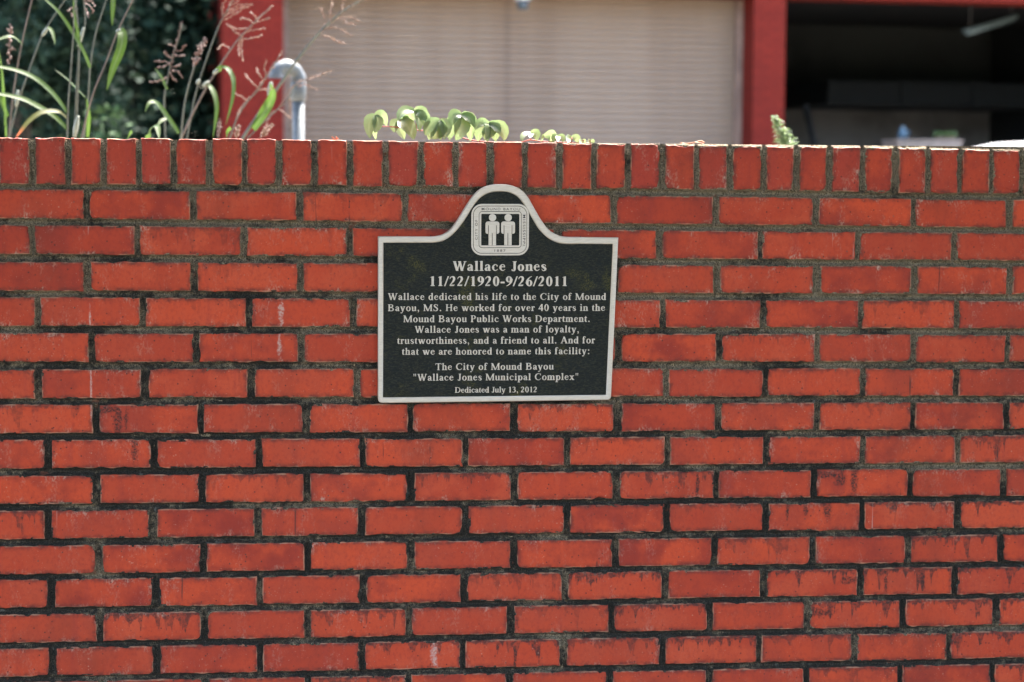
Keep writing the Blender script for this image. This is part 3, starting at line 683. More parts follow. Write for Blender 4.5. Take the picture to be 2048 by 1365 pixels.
for txt, sx, sy, w, h, rot in (('MOUND BAYOU', 912, 442, 700, 46, 0), ('1887', 900, 1199, 202, 46, 0), ('CITY OF', 468, 820, 360, 46, math.pi / 2), ('MISSISSIPPI', 1338, 825, 556, 46, -math.pi / 2)):
    mb = MB(); cx, cz = sm_(sx, sy); vs, fs = sans(txt, cx, cz, w * KS, h * KS, rot)
    mb.add([(x, YE - 0.0003, z) for x, z in vs], fs); mb.build('emblem_lettering', M_DARK, emblem)

# ------------------------------------------------------------------ leaves and stems
def leaf_material(name, top, mid, transl, vein=(0.5, 0.55, 0.38), rough=0.58, tip=None, spec=0.22):
    t = NT(name); c = t.coord(); u = t.attr('u'); v = t.attr('v')
    n = t.noise(c, 60, 3, 0.6)
    col = t.mix(t.step(n, 0.3, 0.7), top, mid)
    au = t.math('ABSOLUTE', u)
    col = t.mix(t.step(au, 0.0, 0.30, 0.75, 0.0), col, vein)
    if tip: col = t.mix(t.step(v, 0.72, 0.92), col, tip)
    t.out(col, rough, 0, spec)
    if transl:
        tr = t.n('BsdfTranslucent'); t.set(tr.inputs[0], t.mix(0.5, col, transl))
        ms = t.n('MixShader'); ms.inputs[0].default_value = 0.42
        t.t.links.new(t.b.outputs[0], ms.inputs[1]); t.t.links.new(tr.outputs[0], ms.inputs[2])
        t.t.links.new(ms.outputs[0], t.t.nodes['Material Output'].inputs[0])
    return t.m
M_VLEAF = leaf_material('creeper_leaf', (0.105, 0.165, 0.070), (0.15, 0.205, 0.095), (0.24, 0.32, 0.13), (0.20, 0.25, 0.13), rough=0.36, spec=0.5)
M_VSTEM = plain('creeper_red_stem', (0.30, 0.055, 0.025), 0.6)
M_BLADE = leaf_material('grass_blade', (0.022, 0.050, 0.008), (0.034, 0.064, 0.012), (0.07, 0.125, 0.018), (0.075, 0.10, 0.055))
M_BLADEY = leaf_material('grass_blade_yellowing', (0.07, 0.07, 0.018), (0.06, 0.075, 0.018), (0.13, 0.13, 0.03), (0.12, 0.12, 0.05), tip=(0.36, 0.055, 0.01))
M_STEM = plain('grass_stem', (0.060, 0.068, 0.042), 0.5, sc=30)
M_STEMP = plain('grass_stem_purplish', (0.085, 0.062, 0.042), 0.5, sc=30)
M_SHEATH = plain('pale_leaf_sheath', (0.17, 0.19, 0.14), 0.5, sc=60)
M_SEED = plain('seed_head', (0.095, 0.048, 0.034), 0.7, sc=60)
M_SEEDP = plain('seed_head_pale', (0.17, 0.095, 0.06), 0.7, sc=60)

def blade(mb, P, width, face, roll=0.0, fold=0.22, base=0.45, tipw=0.04, pw=0.8, mi=0, ser=0.0):
    """a leaf blade along points P; face is the way its upper side looks"""
    n = len(P); vs, us, vv = [], [], []
    nn = 5
    for i, p in enumerate(P):
        t = (P[min(i + 1, n - 1)] - P[max(i - 1, 0)]).normalized(); f = i / (n - 1)
        nrm = (face - t * face.dot(t)).normalized()
        nrm = Matrix.Rotation(roll, 3, t) @ nrm; wdir = t.cross(nrm)
        prof = (base + (1 - base) * min(1, f / 0.35) ** 0.8) * max(tipw, (1 - max(0, (f - 0.35) / 0.65) ** 2.0)) ** pw
        w = width * prof * (1 + (ser if i % 2 else -ser)) / 2
        for k in range(nn):
            q = -1 + 2 * k / (nn - 1)
            vs.append(p + wdir * (w * q * math.cos(fold)) + nrm * (abs(q) * w * math.sin(fold)))
            us.append(q); vv.append(f)
    fs = [(i * nn + k, i * nn + k + 1, (i + 1) * nn + k + 1, (i + 1) * nn + k) for i in range(n - 1) for k in range(nn - 1)]
    mb.add(vs, fs, dict(u=us, v=vv), mi, True)

# ------------------------------------------------------------------ the creeper lying on the coping
def vz(x, y, Y): return at(700 + x / 4.096, 200 + y / 4.096, Y)
vine = thing('creeper_vine', 'pale green creeper with drooping leaves and a red runner lying along the coping', 'vine', (0.0, 0.06, 0.062))
RUN = [(250, 218), (355, 222), (470, 236), (530, 248), (605, 252), (700, 258), (810, 268), (860, 278), (930, 312), (1000, 330), (1100, 343), (1250, 350), (1400, 346), (1480, 328), (1570, 340), (1700, 348), (1820, 352), (1960, 356)]
mb = MB(); mb.tube(spline([vz(x, y, 0.060) for x, y in RUN], 5), 0.0011, 6)
VC = [((205, 128), [((130, 168), (165, 318), 60), ((198, 200), (212, 325), 46), ((246, 180), (200, 270), 56), ((272, 92), (298, 212), 48)], (255, 218)),
      ((530, 92), [((430, 72), (396, 170), 62), ((468, 125), (462, 220), 62), ((572, 150), (566, 258), 52), ((604, 66), (622, 238), 62), ((655, 130), (636, 205), 44)], (545, 246)),
      ((400, 165), [((346, 195), (368, 268), 50), ((395, 230), (445, 325), 60), ((480, 190), (522, 325), 84), ((484, 150), (506, 214), 44)], (440, 232)),
      ((735, 165), [((636, 195), (618, 292), 60), ((678, 225), (650, 330), 78), ((748, 255), (662, 316), 84), ((806, 190), (772, 322), 64), ((764, 240), (742, 332), 46)], (740, 262)),
      ((910, 122), [((838, 105), (838, 212), 64), ((826, 200), (814, 330), 58), ((935, 205), (868, 332), 84), ((1000, 150), (986, 336), 78), ((1010, 135), (1022, 232), 52), ((796, 165), (802, 226), 42)], (858, 272)),
      ((1135, 195), [((1060, 160), (1024, 246), 46), ((1052, 230), (1050, 338), 66), ((1166, 225), (1112, 322), 72), ((1204, 225), (1192, 338), 74), ((1280, 220), (1264, 334), 68), ((1118, 280), (1130, 342), 50)], (1060, 340)),
      ((1480, 270), [((1412, 275), (1412, 338), 40), ((1542, 262), (1526, 334), 46), ((1484, 285), (1474, 312), 30)], (1480, 326)),
      ((1588, 296), [((1566, 300), (1562, 342), 28), ((1680, 262), (1640, 346), 54)], (1575, 338)),
      ((1702, 296), [((1662, 300), (1666, 348), 34), ((1756, 300), (1744, 348), 34), ((1706, 312), (1706, 346), 26)], (1700, 346)),
      ((1812, 308), [((1772, 310), (1786, 352), 36), ((1874, 306), (1860, 352), 40)], (1815, 350)),
      ((1902, 334), [((1880, 338), (1882, 354), 22), ((1925, 336), (1920, 354), 22)], (1902, 352)), ((1972, 336), [((1950, 338), (1952, 356), 22), ((1996, 338), (1992, 356), 22)], (1970, 355))]
lf = MB(); random.seed(3)
for ci, (ap, leaves, node) in enumerate(VC):
    Yc = 0.058 + random.uniform(-0.012, 0.012); A = vz(*ap, Yc)
    mb.tube(spline([vz(*node, 0.06), (vz(*node, 0.06) + A) / 2 + Vector((random.uniform(-.004, .004), -0.003, 0.002)), A], 4), 0.0008, 5)
    for li, (ct, tp, wd) in enumerate(leaves):
        dY = random.uniform(-0.020, 0.012) if li % 2 else random.uniform(-0.032, -0.006)
        tipY = max(0.012, Yc + dY)
        Cp, Tp = vz(*ct, Yc + dY * 0.55), vz(*tp, tipY)
        P = bez(A, Cp, Tp, 13)
        face = (Vector((-0.1, -1.0, 0.35)) + Vector((random.uniform(-.45, .45), 0, random.uniform(-.25, .25)))).normalized()
        blade(lf, P, wd / 4.096 / FPX * 3.96 * 1.85, face, random.uniform(-0.45, 0.45), random.uniform(0.12, 0.42), 0.30, 0.03, 0.75, ser=0.035)
mb.build('runner', M_VSTEM, vine)
lf.build('foliage', M_VLEAF, vine)

# ------------------------------------------------------------------ tall seeding grass behind the wall
ZB = -1.15                                              # the ground behind the wall
def z1(x, y): return (x / 4.707, y / 4.707)
def z2(x, y): return (280 + x / 4.452, y / 4.452)
def grass(label, Y, stems=(), leaves=(), heads=(), sheaths=(), srad=0.0022, purple=False):
    Y += 0.75; srad *= 1.15
    b = at(*stems[0][0], Y) if stems else at(*leaves[0][0][0], Y)
    d = (at(*stems[0][1], Y) - b) if stems else Vector((0, 0, 1))
    k = (ZB - b.z) / min(-0.2, -abs(d.z)) if False else None
    root = Vector((b.x - (b.z - ZB) * 0.10 * (1 if d.x > 0 else -1), Y, ZB))
    t = thing('seeding_plant', label, 'weed', root, 'tall seeding weeds behind the wall')
    mb = MB()
    for S in stems:
        P = spline([at(px, py, Y + (dy if len(q) else 0)) for px, py, *q in S for dy in ((q[0] if q else 0),)], 6)
        P = spline([root + Vector((random.uniform(-.03, .03), random.uniform(-.02, .02), 0)), (root + P[0] * 2) / 3 + Vector((0, 0, 0.05)), P[0]], 5)[:-1] + P
        n = len(P); mb.tube(P, [srad * (1.15 - 0.55 * i / n) for i in range(n)], 7)
    mb.build('stem', M_STEMP if purple else M_STEM, t)
    for P, w, *o in leaves:
        o = o[0] if o else {}
        lb = MB(); pts = spline([at(px, py, Y + 0.02 * i * o.get('dy', -1)) for i, (px, py) in enumerate(P)], 6)
        blade(lb, pts, w / FPX * (Y + 3.9), Vector(o.get('face', (0.1, -0.7, 0.7))).normalized(), o.get('roll', 0.0), o.get('fold', 0.18), o.get('base', 0.75), 0.05)
        lb.build('leaf_blade', M_BLADEY if o.get('yellow') else M_BLADE, t)
    for A, B, r in sheaths:
        sb = MB(); a, c = at(*A, Y - 0.004), at(*B, Y - 0.004); n = 7
        sb.tube([a.lerp(c, i / n) for i in range(n + 1)], [0.62 * r / FPX * (Y + 3.9) * (0.4 + 0.6 * math.sin(math.pi * (0.1 + 0.85 * i / n))) for i in range(n + 1)], 8)
        sb.build('leaf_sheath', M_SHEATH, t)
    for axis, branches, pale in heads:
        hb = MB(); pts = spline([at(px, py, Y) for px, py in axis], 6); hb.tube(pts, 0.0012, 5)
        def spikelets(Q, n, s=1.0):
            for i in range(n):
                f = (i + 0.6) / n; k = f * (len(Q) - 1); i0 = min(int(k), len(Q) - 2); p = Q[i0].lerp(Q[i0 + 1], k - i0)
                d = ((Q[i0 + 1] - Q[i0]).normalized() + Vector((random.uniform(-.7, .7), random.uniform(-.7, .7), random.uniform(-.6, .5)))).normalized()
                L = random.uniform(0.007, 0.0115) * s; r = random.uniform(0.0012, 0.0021) * s
                hb.tube([p, p + d * L * 0.3, p + d * L * 0.7, p + d * L], [r * 0.5, r, r * 0.9, r * 0.15], 5)
        spikelets(pts[len(pts) // 4:], 26)
        for S in branches:
            S = [S] if not isinstance(S[0], (tuple, list)) else S
            Q = spline([at(px, py, Y + random.uniform(-0.03, 0.03) * (q > 0)) for q, (px, py) in enumerate(S)], 5)
            hb.tube(Q, 0.0006, 4); spikelets(Q, max(7, int((Q[-1] - Q[0]).length / 0.005)))
        hb.build('seed_head', M_SEEDP if pale else M_SEED, t)
def fan(axis, n, ln, spread, droop=0.3, seed=0):
    """branches leaving a flower axis on both sides, in photograph pixels"""
    r = random.Random(seed); out = []
    ax = [Vector((a[0], a[1], 0)) for a in axis]; S = spline(ax, 8)
    for i in range(n):
        f = 0.08 + 0.86 * i / n; k = f * (len(S) - 1); i0 = min(int(k), len(S) - 2); p = S[i0].lerp(S[i0 + 1], k - i0); d = (S[i0 + 1] - S[i0]).normalized()
        sgn = 1 if i % 2 else -1; a = sgn * r.uniform(0.4, 1) * spread; e = Vector((d.x * math.cos(a) - d.y * math.sin(a), d.x * math.sin(a) + d.y * math.cos(a), 0))
        L = ln * r.uniform(0.6, 1.1) * (1 - 0.6 * f)
        out.append([(p.x, p.y), (p.x + e.x * L * .55, p.y + e.y * L * .55), (p.x + e.x * L, p.y + e.y * L + droop * L)])
    return out
random.seed(11)
grass('slender grass at the far left, its brownish stem rising past a short arching blade', 1.25, [[z1(80, 1285), z1(130, 850), z1(200, 430), z1(300, 0), z1(345, -200)]],
      [([z1(210, 420), z1(150, 365), z1(90, 345), z1(0, 370), z1(-60, 410)], 8), ([z1(62, 1290), z1(45, 1000), z1(15, 640), z1(-30, 400)], 9, dict(face=(-.6, -.7, .2))), ([z1(70, 1100), z1(0, 930), z1(-50, 860)], 10)],
      [([z1(90, 600), z1(85, 430), z1(100, 240)], fan([z1(85, 640), z1(88, 430), z1(100, 250)], 9, 14, 0.7, 0.2, 4), False)], purple=True)
grass('thin grass stem with two pale joints leaning right near the left edge', 1.35, [[z1(88, 1290), z1(160, 1000), z1(260, 700), z1(390, 350), z1(450, 240), z1(620, -10), z1(720, -150)]],
      [([z1(450, 255), z1(482, 285), z1(505, 345), z1(520, 425)], 7)], [], [(z1(150, 1005), z1(170, 850), 6), (z1(395, 340), z1(450, 262), 6)])
grass('grass with two long blades arching left and a yellowing blade with orange tip', 1.15, [[z1(632, 1290), z1(640, 1000), z1(668, 640), z1(690, 300), z1(700, -60)]],
      [([z1(628, 1060), z1(560, 960), z1(470, 855), z1(330, 740), z1(180, 672), z1(0, 632), z1(-90, 640)], 13), ([z1(632, 1215), z1(500, 1090), z1(350, 1000), z1(200, 930), z1(0, 888), z1(-90, 900)], 14),
       ([z1(625, 1110), z1(560, 1060), z1(470, 1048), z1(370, 1070), z1(270, 1145), z1(200, 1232), z1(150, 1300)], 12, dict(yellow=True))])
grass('upright grass of three close stems with a brown seed tuft at its top', 1.2, [[z1(702, 1290), z1(722, 800), z1(742, 440), z1(712, 0), z1(700, -150)], [z1(712, 1290), z1(738, 700), z1(750, 430), z1(800, 230), z1(788, 0), z1(780, -150)]],
      [([z1(846, 640), z1(790, 500), z1(705, 345), z1(560, 125), z1(430, 0), z1(340, -90)], 9), ([z1(745, 450), z1(735, 330), z1(700, 160), z1(690, 0)], 7)],
      [([z1(790, 60), z1(800, -60), z1(800, -200)], [[z1(792, 20), z1(850, 60), z1(880, 110)], [z1(792, 0), z1(860, 20), z1(900, 60)], [z1(790, 60), z1(815, 110), z1(825, 160)], [z1(720, 60), z1(670, 80), z1(640, 110)], [z1(720, 100), z1(680, 130), z1(690, 160)]], False)],
      [(z1(700, 1290), z1(735, 1090), 8), (z1(735, 440), z1(790, 260), 6)])
grass('tall green grass stem leaning right with a short blade folded to its left', 1.3, [[z1(790, 1290), z1(830, 900), z1(852, 600), z1(900, 320), z1(1000, 0), z1(1050, -160)]],
      [([z1(805, 925), z1(720, 840), z1(620, 740), z1(510, 655)], 12, dict(face=(.3, -.3, .9))), ([z1(825, 1290), z1(835, 1100), z1(815, 930)], 8)])
grass('brown stemmed grass with one broad drooping green blade below its joint', 1.1, [[z1(768, 1290), z1(870, 900), z1(1000, 580), z1(1110, 290), z1(1250, 0), z1(1330, -160)]],
      [([z1(1120, 285), z1(1150, 320), z1(1138, 450), z1(1060, 660), z1(1005, 850)], 19, dict(face=(.2, -1, .1), base=0.8)), ([z1(1070, -60), z1(1062, 60), z1(1055, 245)], 10)], [], [(z1(1095, 310), z1(1135, 280), 6)], purple=True)
grass('stem with a purplish narrow spike standing before the dark trees', 1.3, [[z2(362, 1225), z2(400, 900), z2(480, 600), z2(560, 365)]], [([z2(345, 1190), z2(250, 1050), z2(150, 922), z2(85, 920), z2(45, 1000)], 12), ([z2(240, 1055), z2(190, 1080), z2(150, 1130)], 8)],
      [([z2(480, 600), z2(520, 480), z2(575, 355)], fan([z2(460, 640), z2(520, 480), z2(570, 370)], 14, 22, 0.55, 0.05, 8), False)], srad=0.0026)
grass('long stem with feathery pinkish head before the brick pier', 1.5, [[z2(370, 1225), z2(470, 1010), z2(580, 800), z2(700, 600), z2(860, 370), z2(980, 240), z2(1170, 60)]],
      [([z2(690, 625), z2(740, 602), z2(790, 625), z2(830, 720), z2(822, 880), z2(765, 1110)], 12, dict(face=(.5, -.8, .2))), ([z2(598, 748), z2(650, 815), z2(682, 960), z2(650, 1225)], 12, dict(face=(.5, -.8, .2)))],
      [([z2(860, 370), z2(980, 240), z2(1175, 55)], [[z2(880, 345), z2(980, 345), z2(1085, 318)], [z2(940, 285), z2(1030, 265), z2(1110, 255)], [z2(1000, 215), z2(1080, 185), z2(1140, 170)], [z2(960, 255), z2(880, 262), z2(800, 235)], [z2(900, 320), z2(840, 280), z2(780, 215)],
        [z2(1010, 205), z2(960, 170), z2(890, 165)], [z2(1040, 175), z2(1010, 130), z2(980, 110)], [z2(800, 440), z2(740, 400), z2(690, 440)], [z2(920, 300), z2(900, 420), z2(910, 540)], [z2(900, 320), z2(880, 400), z2(880, 500)]], True)],
      [(z2(650, 660), z2(705, 615), 6), (z2(560, 770), z2(615, 725), 6), (z2(505, 750), z2(530, 710), 6)], srad=0.0028, purple=True)
grass('dim stem rising to a reddish head at the left edge of the brick pier', 1.7, [[z2(420, 1225), z2(480, 900), z2(560, 620), z2(690, 260), z2(780, 90), z2(860, -40)]], [],
      [([z2(700, 240), z2(780, 90), z2(860, -60)], [[z2(730, 185), z2(820, 140), z2(900, 100)], [z2(750, 150), z2(850, 90), z2(960, 60)], [z2(770, 110), z2(880, 50), z2(995, 45)], [z2(800, 60), z2(870, 10), z2(900, -60)], [z2(740, 160), z2(730, 80), z2(770, -20)]], True)])
grass('drooping dark reddish seed head of a plant before the dark trees', 1.6, [[z2(225, 1225), z2(215, 900), z2(240, 730), z2(290, 500), z2(345, 340), z2(372, 210)]], [([z2(240, 800), z2(190, 690), z2(130, 610)], 8)],
      [([z2(250, 700), z2(300, 480), z2(372, 205)], [[z2(280, 560), z2(210, 550), z2(135, 545)], [z2(290, 520), z2(240, 490), z2(220, 460)], [z2(285, 560), z2(220, 590), z2(165, 600)], [z2(280, 600), z2(320, 590), z2(360, 575)], [z2(260, 640), z2(290, 690), z2(320, 720)],
        [z2(310, 460), z2(370, 450), z2(400, 405)], [z2(320, 420), z2(280, 400), z2(265, 400)], [z2(255, 690), z2(180, 720), z2(100, 735)], [z2(300, 480), z2(350, 500), z2(390, 490)], [z2(270, 620), z2(330, 640), z2(380, 690)]], False)])
grass('stout pale grass with a yellow green sheath leaning over the vent pipe', 1.9, [[z2(915, 1230), z2(1060, 1010), z2(1200, 820), z2(1380, 560), z2(1600, 290), z2(1800, 110), z2(1985, -5), z2(2100, -80)]],
      [([z2(1010, 1150), z2(1090, 1030), z2(1150, 930), z2(1185, 840), z2(1160, 740)], 22, dict(yellow=False, face=(-.4, -.9, .1), base=0.6))],
      [([z2(1580, 310), z2(1800, 110), z2(1990, -10)], [[z2(1600, 290), z2(1720, 240), z2(1880, 320)], [z2(1620, 310), z2(1720, 350), z2(1810, 390)], [z2(1640, 250), z2(1640, 160), z2(1615, 90)], [z2(1700, 200), z2(1700, 110), z2(1710, 20)], [z2(1720, 180), z2(1850, 150), z2(1950, 190)],
        [z2(1800, 110), z2(1800, 40), z2(1830, -30)], [z2(1780, 130), z2(1840, 200), z2(1900, 215)]], True)], [(z2(1150, 860), z2(1168, 730), 8)], srad=0.0042)
grass('low grass with loose pink seed branches in front of the brick pier', 1.7, [[z2(800, 1230), z2(870, 1040), z2(960, 900), z2(1060, 790), z2(1150, 640), z2(1260, 480)]], [],
      [([z2(1000, 850), z2(1120, 690), z2(1265, 475)], [[z2(1060, 790), z2(1000, 740), z2(940, 665)], [z2(1100, 720), z2(1060, 660), z2(1035, 610)], [z2(1120, 690), z2(1110, 600), z2(1130, 550)], [z2(1000, 850), z2(920, 930), z2(860, 1040)], [z2(960, 900), z2(900, 860), z2(850, 840)], [z2(1040, 800), z2(1120, 800), z2(1190, 790)]], True)])
grass('thin grass with pale seed branches hanging beside the vent pipe', 2.0, [[z2(960, 1230), z2(1100, 1090), z2(1230, 970), z2(1330, 870), z2(1400, 750), z2(1690, 640)]], [],
      [([z2(1230, 970), z2(1380, 760), z2(1690, 635)], [[z2(1230, 970), z2(1280, 1000), z2(1340, 1060)], [z2(1330, 870), z2(1340, 960), z2(1345, 1040)], [z2(1400, 770), z2(1480, 760), z2(1580, 800)], [z2(1480, 710), z2(1560, 690), z2(1640, 650)], [z2(1200, 990), z2(1160, 1020), z2(1100, 1190)]], True)], srad=0.0018)
grass('short sunlit grass blades and a seed tuft just above the coping by the pier', 1.0, [[z2(690, 1235), z2(700, 1170), z2(712, 1085)]],
      [([z2(70, 1240), z2(80, 1190), z2(110, 1140), z2(150, 1130), z2(165, 1180), z2(170, 1240)], 14), ([z2(770, 1240), z2(790, 1180), z2(800, 1130)], 14), ([z2(-110, 1240), z2(-85, 1200), z2(-78, 1160)], 8)],
      [([z2(690, 1235), z2(712, 1080)], fan([z2(690, 1235), z2(712, 1080)], 8, 8, 0.5, 0, 3), False), ([z2(1060, 1240), z2(1170, 1115)], fan([z2(1060, 1240), z2(1170, 1115)], 9, 14, 0.5, 0, 5), True), ([z2(860, 1240), z2(870, 1130)], fan([z2(860, 1240), z2(870, 1130)], 8, 9, 0.5, 0, 6), True)], srad=0.0014)

# ------------------------------------------------------------------ small feathery weed right of the vine, twigs on the coping
weed = thing('feathery_weed', 'small pale green feathery weed leaning left behind the coping before the right brick pier', 'weed', (at(1590, 297, 1.7).x, 1.7, ZB))
tipw, basw = at(1549, 234, 1.7), at(1578, 300, 1.7)
mb = MB(); axis = spline([Vector((basw.x + 0.02, 1.7, ZB)), basw.lerp(Vector((basw.x + 0.02, 1.7, ZB)), .4), basw, basw.lerp(tipw, 0.6) + Vector((0.003, 0, 0)), tipw], 8)
mb.tube(axis, [0.0035 - 0.002 * i / len(axis) for i in range(len(axis))], 6); mb.build('stem', M_STEM, weed)
mb = MB()
for i in range(430):
    f = random.random(); p = (basw + Vector((0.02, 0, -0.05))).lerp(tipw, f)
    a = random.uniform(0, 2 * math.pi); L = random.uniform(0.040, 0.066) * (1.0 - 0.72 * f)
    d = Vector((math.cos(a) - 0.1, math.sin(a), random.uniform(0.25, 1.1))).normalized()
    blade(mb, bez(p, p + d * L * 0.6 + Vector((0, 0, 0.004)), p + d * L + Vector((0, 0, -0.006)), 5), 0.0042, Vector((0, -.5, .8)), random.uniform(-1, 1), 0.1, 0.5, 0.1)
mb.build('foliage', M_VLEAF, weed)
M_TWIG = plain('dry_twig', (0.42, 0.25, 0.15), 0.8, sc=90)
def tz(x, y, Y): return at(1350 + x / 2.934, y / 2.934, Y)
mb = MB(); mb.tube(spline([tz(30, 850, .05), tz(80, 842, .05), tz(120, 836, .045), tz(150, 828, .05), tz(172, 838, .05)], 5), 0.0014, 6)
mb.tube(spline([tz(60, 846, .05), tz(40, 838, .06), tz(32, 840, .06)], 4), 0.0011, 5); mb.tube(spline([tz(120, 836, .045), tz(140, 840, .03), tz(168, 846, .035)], 4), 0.0011, 5)
tag(mb.build('dry_twig', M_TWIG), 'curled dry twig lying on the coping right of the vine', 'twig')
mb = MB()
for a, b, c in (((655, 282), (668, 280), (676, 277)), ((660, 283), (670, 281), (664, 274)), ((664, 282), (672, 281), (676, 281)), ((668, 283), (673, 278), (672, 274))):
    mb.tube(spline([at(*a, 0.04), at(*b, 0.045), at(*c, 0.04)], 4), 0.0010, 5)
tag(mb.build('dry_sprig', plain('orange_dry_sprig', (0.45, 0.13, 0.06), 0.8)), 'tiny orange dry sprig lying on the coping left of the vine', 'sprig')

# ------------------------------------------------------------------ vent pipe
def galv():
    t = NT('galvanised_steel'); c = t.coord(); n = t.noise(c, 45, 4, 0.6); v = t.n('TexVoronoi'); t.set(v.inputs['Vector'], c); v.inputs['Scale'].default_value = 60
    col = t.mix(t.step(n, 0.35, 0.7), (0.055, 0.065, 0.066), (0.10, 0.112, 0.112)); col = t.mix(t.math('MULTIPLY', v.outputs['Distance'], 0.4), col, (0.07, 0.085, 0.09))
    return t.out(col, 0.5, 0.2, 0.35)
M_GALV = galv()
YP = 4.6; PB = at(597, 282, YP); sc = (YP + 3.9) / FPX
pipe = thing('vent_pipe', 'galvanised steel vent pipe with a gooseneck top rising behind the coping', 'vent pipe', (PB.x, YP, ZB))
TOPZ = at(600, 200, YP).z
mb = MB(); r = 11.6 * sc
mb.tube([Vector((PB.x, YP, ZB)), Vector((PB.x, YP, TOPZ))], r, 20); mb.build('pipe', M_GALV, pipe)
mb = MB(); P0 = Vector((PB.x, YP, 0))
mb.tube([Vector((PB.x, YP, at(600, 203, YP).z)), Vector((PB.x, YP, at(600, 199, YP).z)), Vector((PB.x, YP, at(600, 168, YP).z)), Vector((PB.x, YP, at(600, 163, YP).z))], [r * 1.05, r * 1.32, r * 1.32, r * 1.1], 20)
mb.build('coupling', M_GALV, pipe)
za = at(600, 160, YP).z; q1 = 23 * sc; q2 = 17 * sc; dirv = Vector((-0.86, -0.51, 0)).normalized()
el = [Vector((PB.x, YP, za))] + [Vector((PB.x, YP, za)) + dirv * q1 * (1 - math.cos(i / 8 * math.pi / 2)) + Vector((0, 0, q1 * math.sin(i / 8 * math.pi / 2))) for i in range(1, 9)]
S0 = el[-1]; run_ = 10 * sc
el2 = [S0 + dirv * (run_ + q2 * math.sin(i / 8 * math.pi / 2)) - Vector((0, 0, q2 * (1 - math.cos(i / 8 * math.pi / 2)))) for i in range(0, 9)]
mb = MB(); mb.tube(el + el2, [r * (1.32 if i in (0, 1, 8, 9, 16, 17) else 1.18) for i in range(len(el + el2))], 18, cap=False); go = mb.build('gooseneck', M_GALV, pipe)
mb = MB(); e = el2[-1]; mb.tube([e + Vector((0, 0, 0.004)), e - Vector((0, 0, 0.010))], r * 1.36, 18, cap=False); mb.tube([e + Vector((0, 0, 0.003)), e + Vector((0, 0, 0.002))], r * 1.2, 18)
mb.build('outlet', plain('pipe_inside', (0.06, 0.07, 0.08), 0.6), pipe)

# ------------------------------------------------------------------ ground
def soil(name, c1, c2, sc, bs):
    t = NT(name); c = t.coord(); t.bump(t.noise(c, bs, 5), 0.7, 0.02); return t.out(t.mix(t.step(t.noise(c, sc, 5), 0.4, 0.65), c1, c2), 0.95)
mb = MB(); mb.add([(-200, -200, -1.604), (200, -200, -1.604), (200, 0.1, -1.604), (-200, 0.1, -1.604)], [(0, 1, 2, 3)])
tag(mb.build('lawn', soil('worn_grass_ground', (0.05, 0.065, 0.025), (0.12, 0.10, 0.06), 3, 40)), kind='structure')
mb = MB(); mb.add([(-0.95, -9, -1.600), (0.75, -9, -1.600), (0.75, -1.45, -1.600), (-0.95, -1.45, -1.600)], [(0, 1, 2, 3)])
tag(mb.build('added_bounce_walk', soil('pale_bounce_concrete', (0.46, 0.40, 0.33), (0.38, 0.33, 0.27), 2, 90)), kind='structure')  # unseen pale path, added to bounce warm light onto the middle of the wall
mb = MB(); mb.add([(-30, -1.4, -1.596), (30, -1.4, -1.596), (30, 0.09, -1.596), (-30, 0.09, -1.596)], [(0, 1, 2, 3)])
tag(mb.build('added_dark_bed', soil('light_absorbing_mulch', (0.022, 0.016, 0.011), (0.05, 0.035, 0.024), 25, 70)), kind='structure')  # unseen dark strip, added to cut bounce light on the lower wall
mb = MB(); mb.add([(-200, 0.1, ZB), (200, 0.1, ZB), (200, 300, ZB), (-200, 300, ZB)], [(0, 1, 2, 3)])
o = mb.build('yard', plain('concrete_yard', (0.25, 0.215, 0.175), 0.9, sc=0.8, var=0.15, bump=0.2)); tag(o, kind='structure')
mb = MB(); mb.box(XL - 60, XL, 0.10, 0.22, -1.7, ZB + 0.02); mb.box(XR, XR + 60, 0.10, 0.22, -1.7, ZB + 0.02)
o = mb.build('kerb', plain('kerb_concrete', (0.3, 0.28, 0.25), 0.9)); tag(o, kind='structure')

# ------------------------------------------------------------------ the municipal building
ORG = Vector((2.344, 21.1, 0)); TH = R(4)
tv = Vector((math.cos(TH), math.sin(TH), 0)); nv = Vector((-math.sin(TH), math.cos(TH), 0))   # along the front, into the building
BM = Matrix((tv, nv, Vector((0, 0, 1)))).transposed().to_4x4(); BM.translation = ORG
def fac(px, py, d=0.0):
    """front coordinates (s along, z up) of what shows there, on the plane d metres behind the front"""
    r_ = ray(px, py); t = ((ORG + nv * d) - CAM).dot(nv) / r_.dot(nv); p = CAM + r_ * t
    return (p - ORG).dot(tv), p.z
def bbrick():
    t = NT('red_facing_brick'); uv = t.n('UVMap').outputs[0]
    c = t.coord(); sp = t.n('SeparateXYZ'); t.set(sp.inputs[0], c)
    cb = t.n('CombineXYZ'); t.set(cb.inputs[0], t.math('ADD', sp.outputs[0], sp.outputs[1])); t.set(cb.inputs[1], sp.outputs[2])
    b = t.n('TexBrick'); t.set(b.inputs['Vector'], cb.outputs[0]); b.inputs['Scale'].default_value = 1
    b.inputs['Brick Width'].default_value = 0.203; b.inputs['Row Height'].default_value = 0.0685; b.inputs['Mortar Size'].default_value = 0.006
    b.inputs['Color1'].default_value = (0.155, 0.0185, 0.012, 1); b.inputs['Color2'].default_value = (0.125, 0.015, 0.010, 1); b.inputs['Mortar'].default_value = (0.07, 0.011, 0.008, 1)
    n = t.noise(c, 2.5, 4, 0.6)
    col = t.mix(t.step(n, 0.35, 0.7, 0, 0.35), b.outputs['Color'], (0.10, 0.014, 0.011)); t.bump(b.outputs['Fac'], -0.5, 0.004)
    return t.out(col, 0.8, 0, 0.08)
M_BB = bbrick()
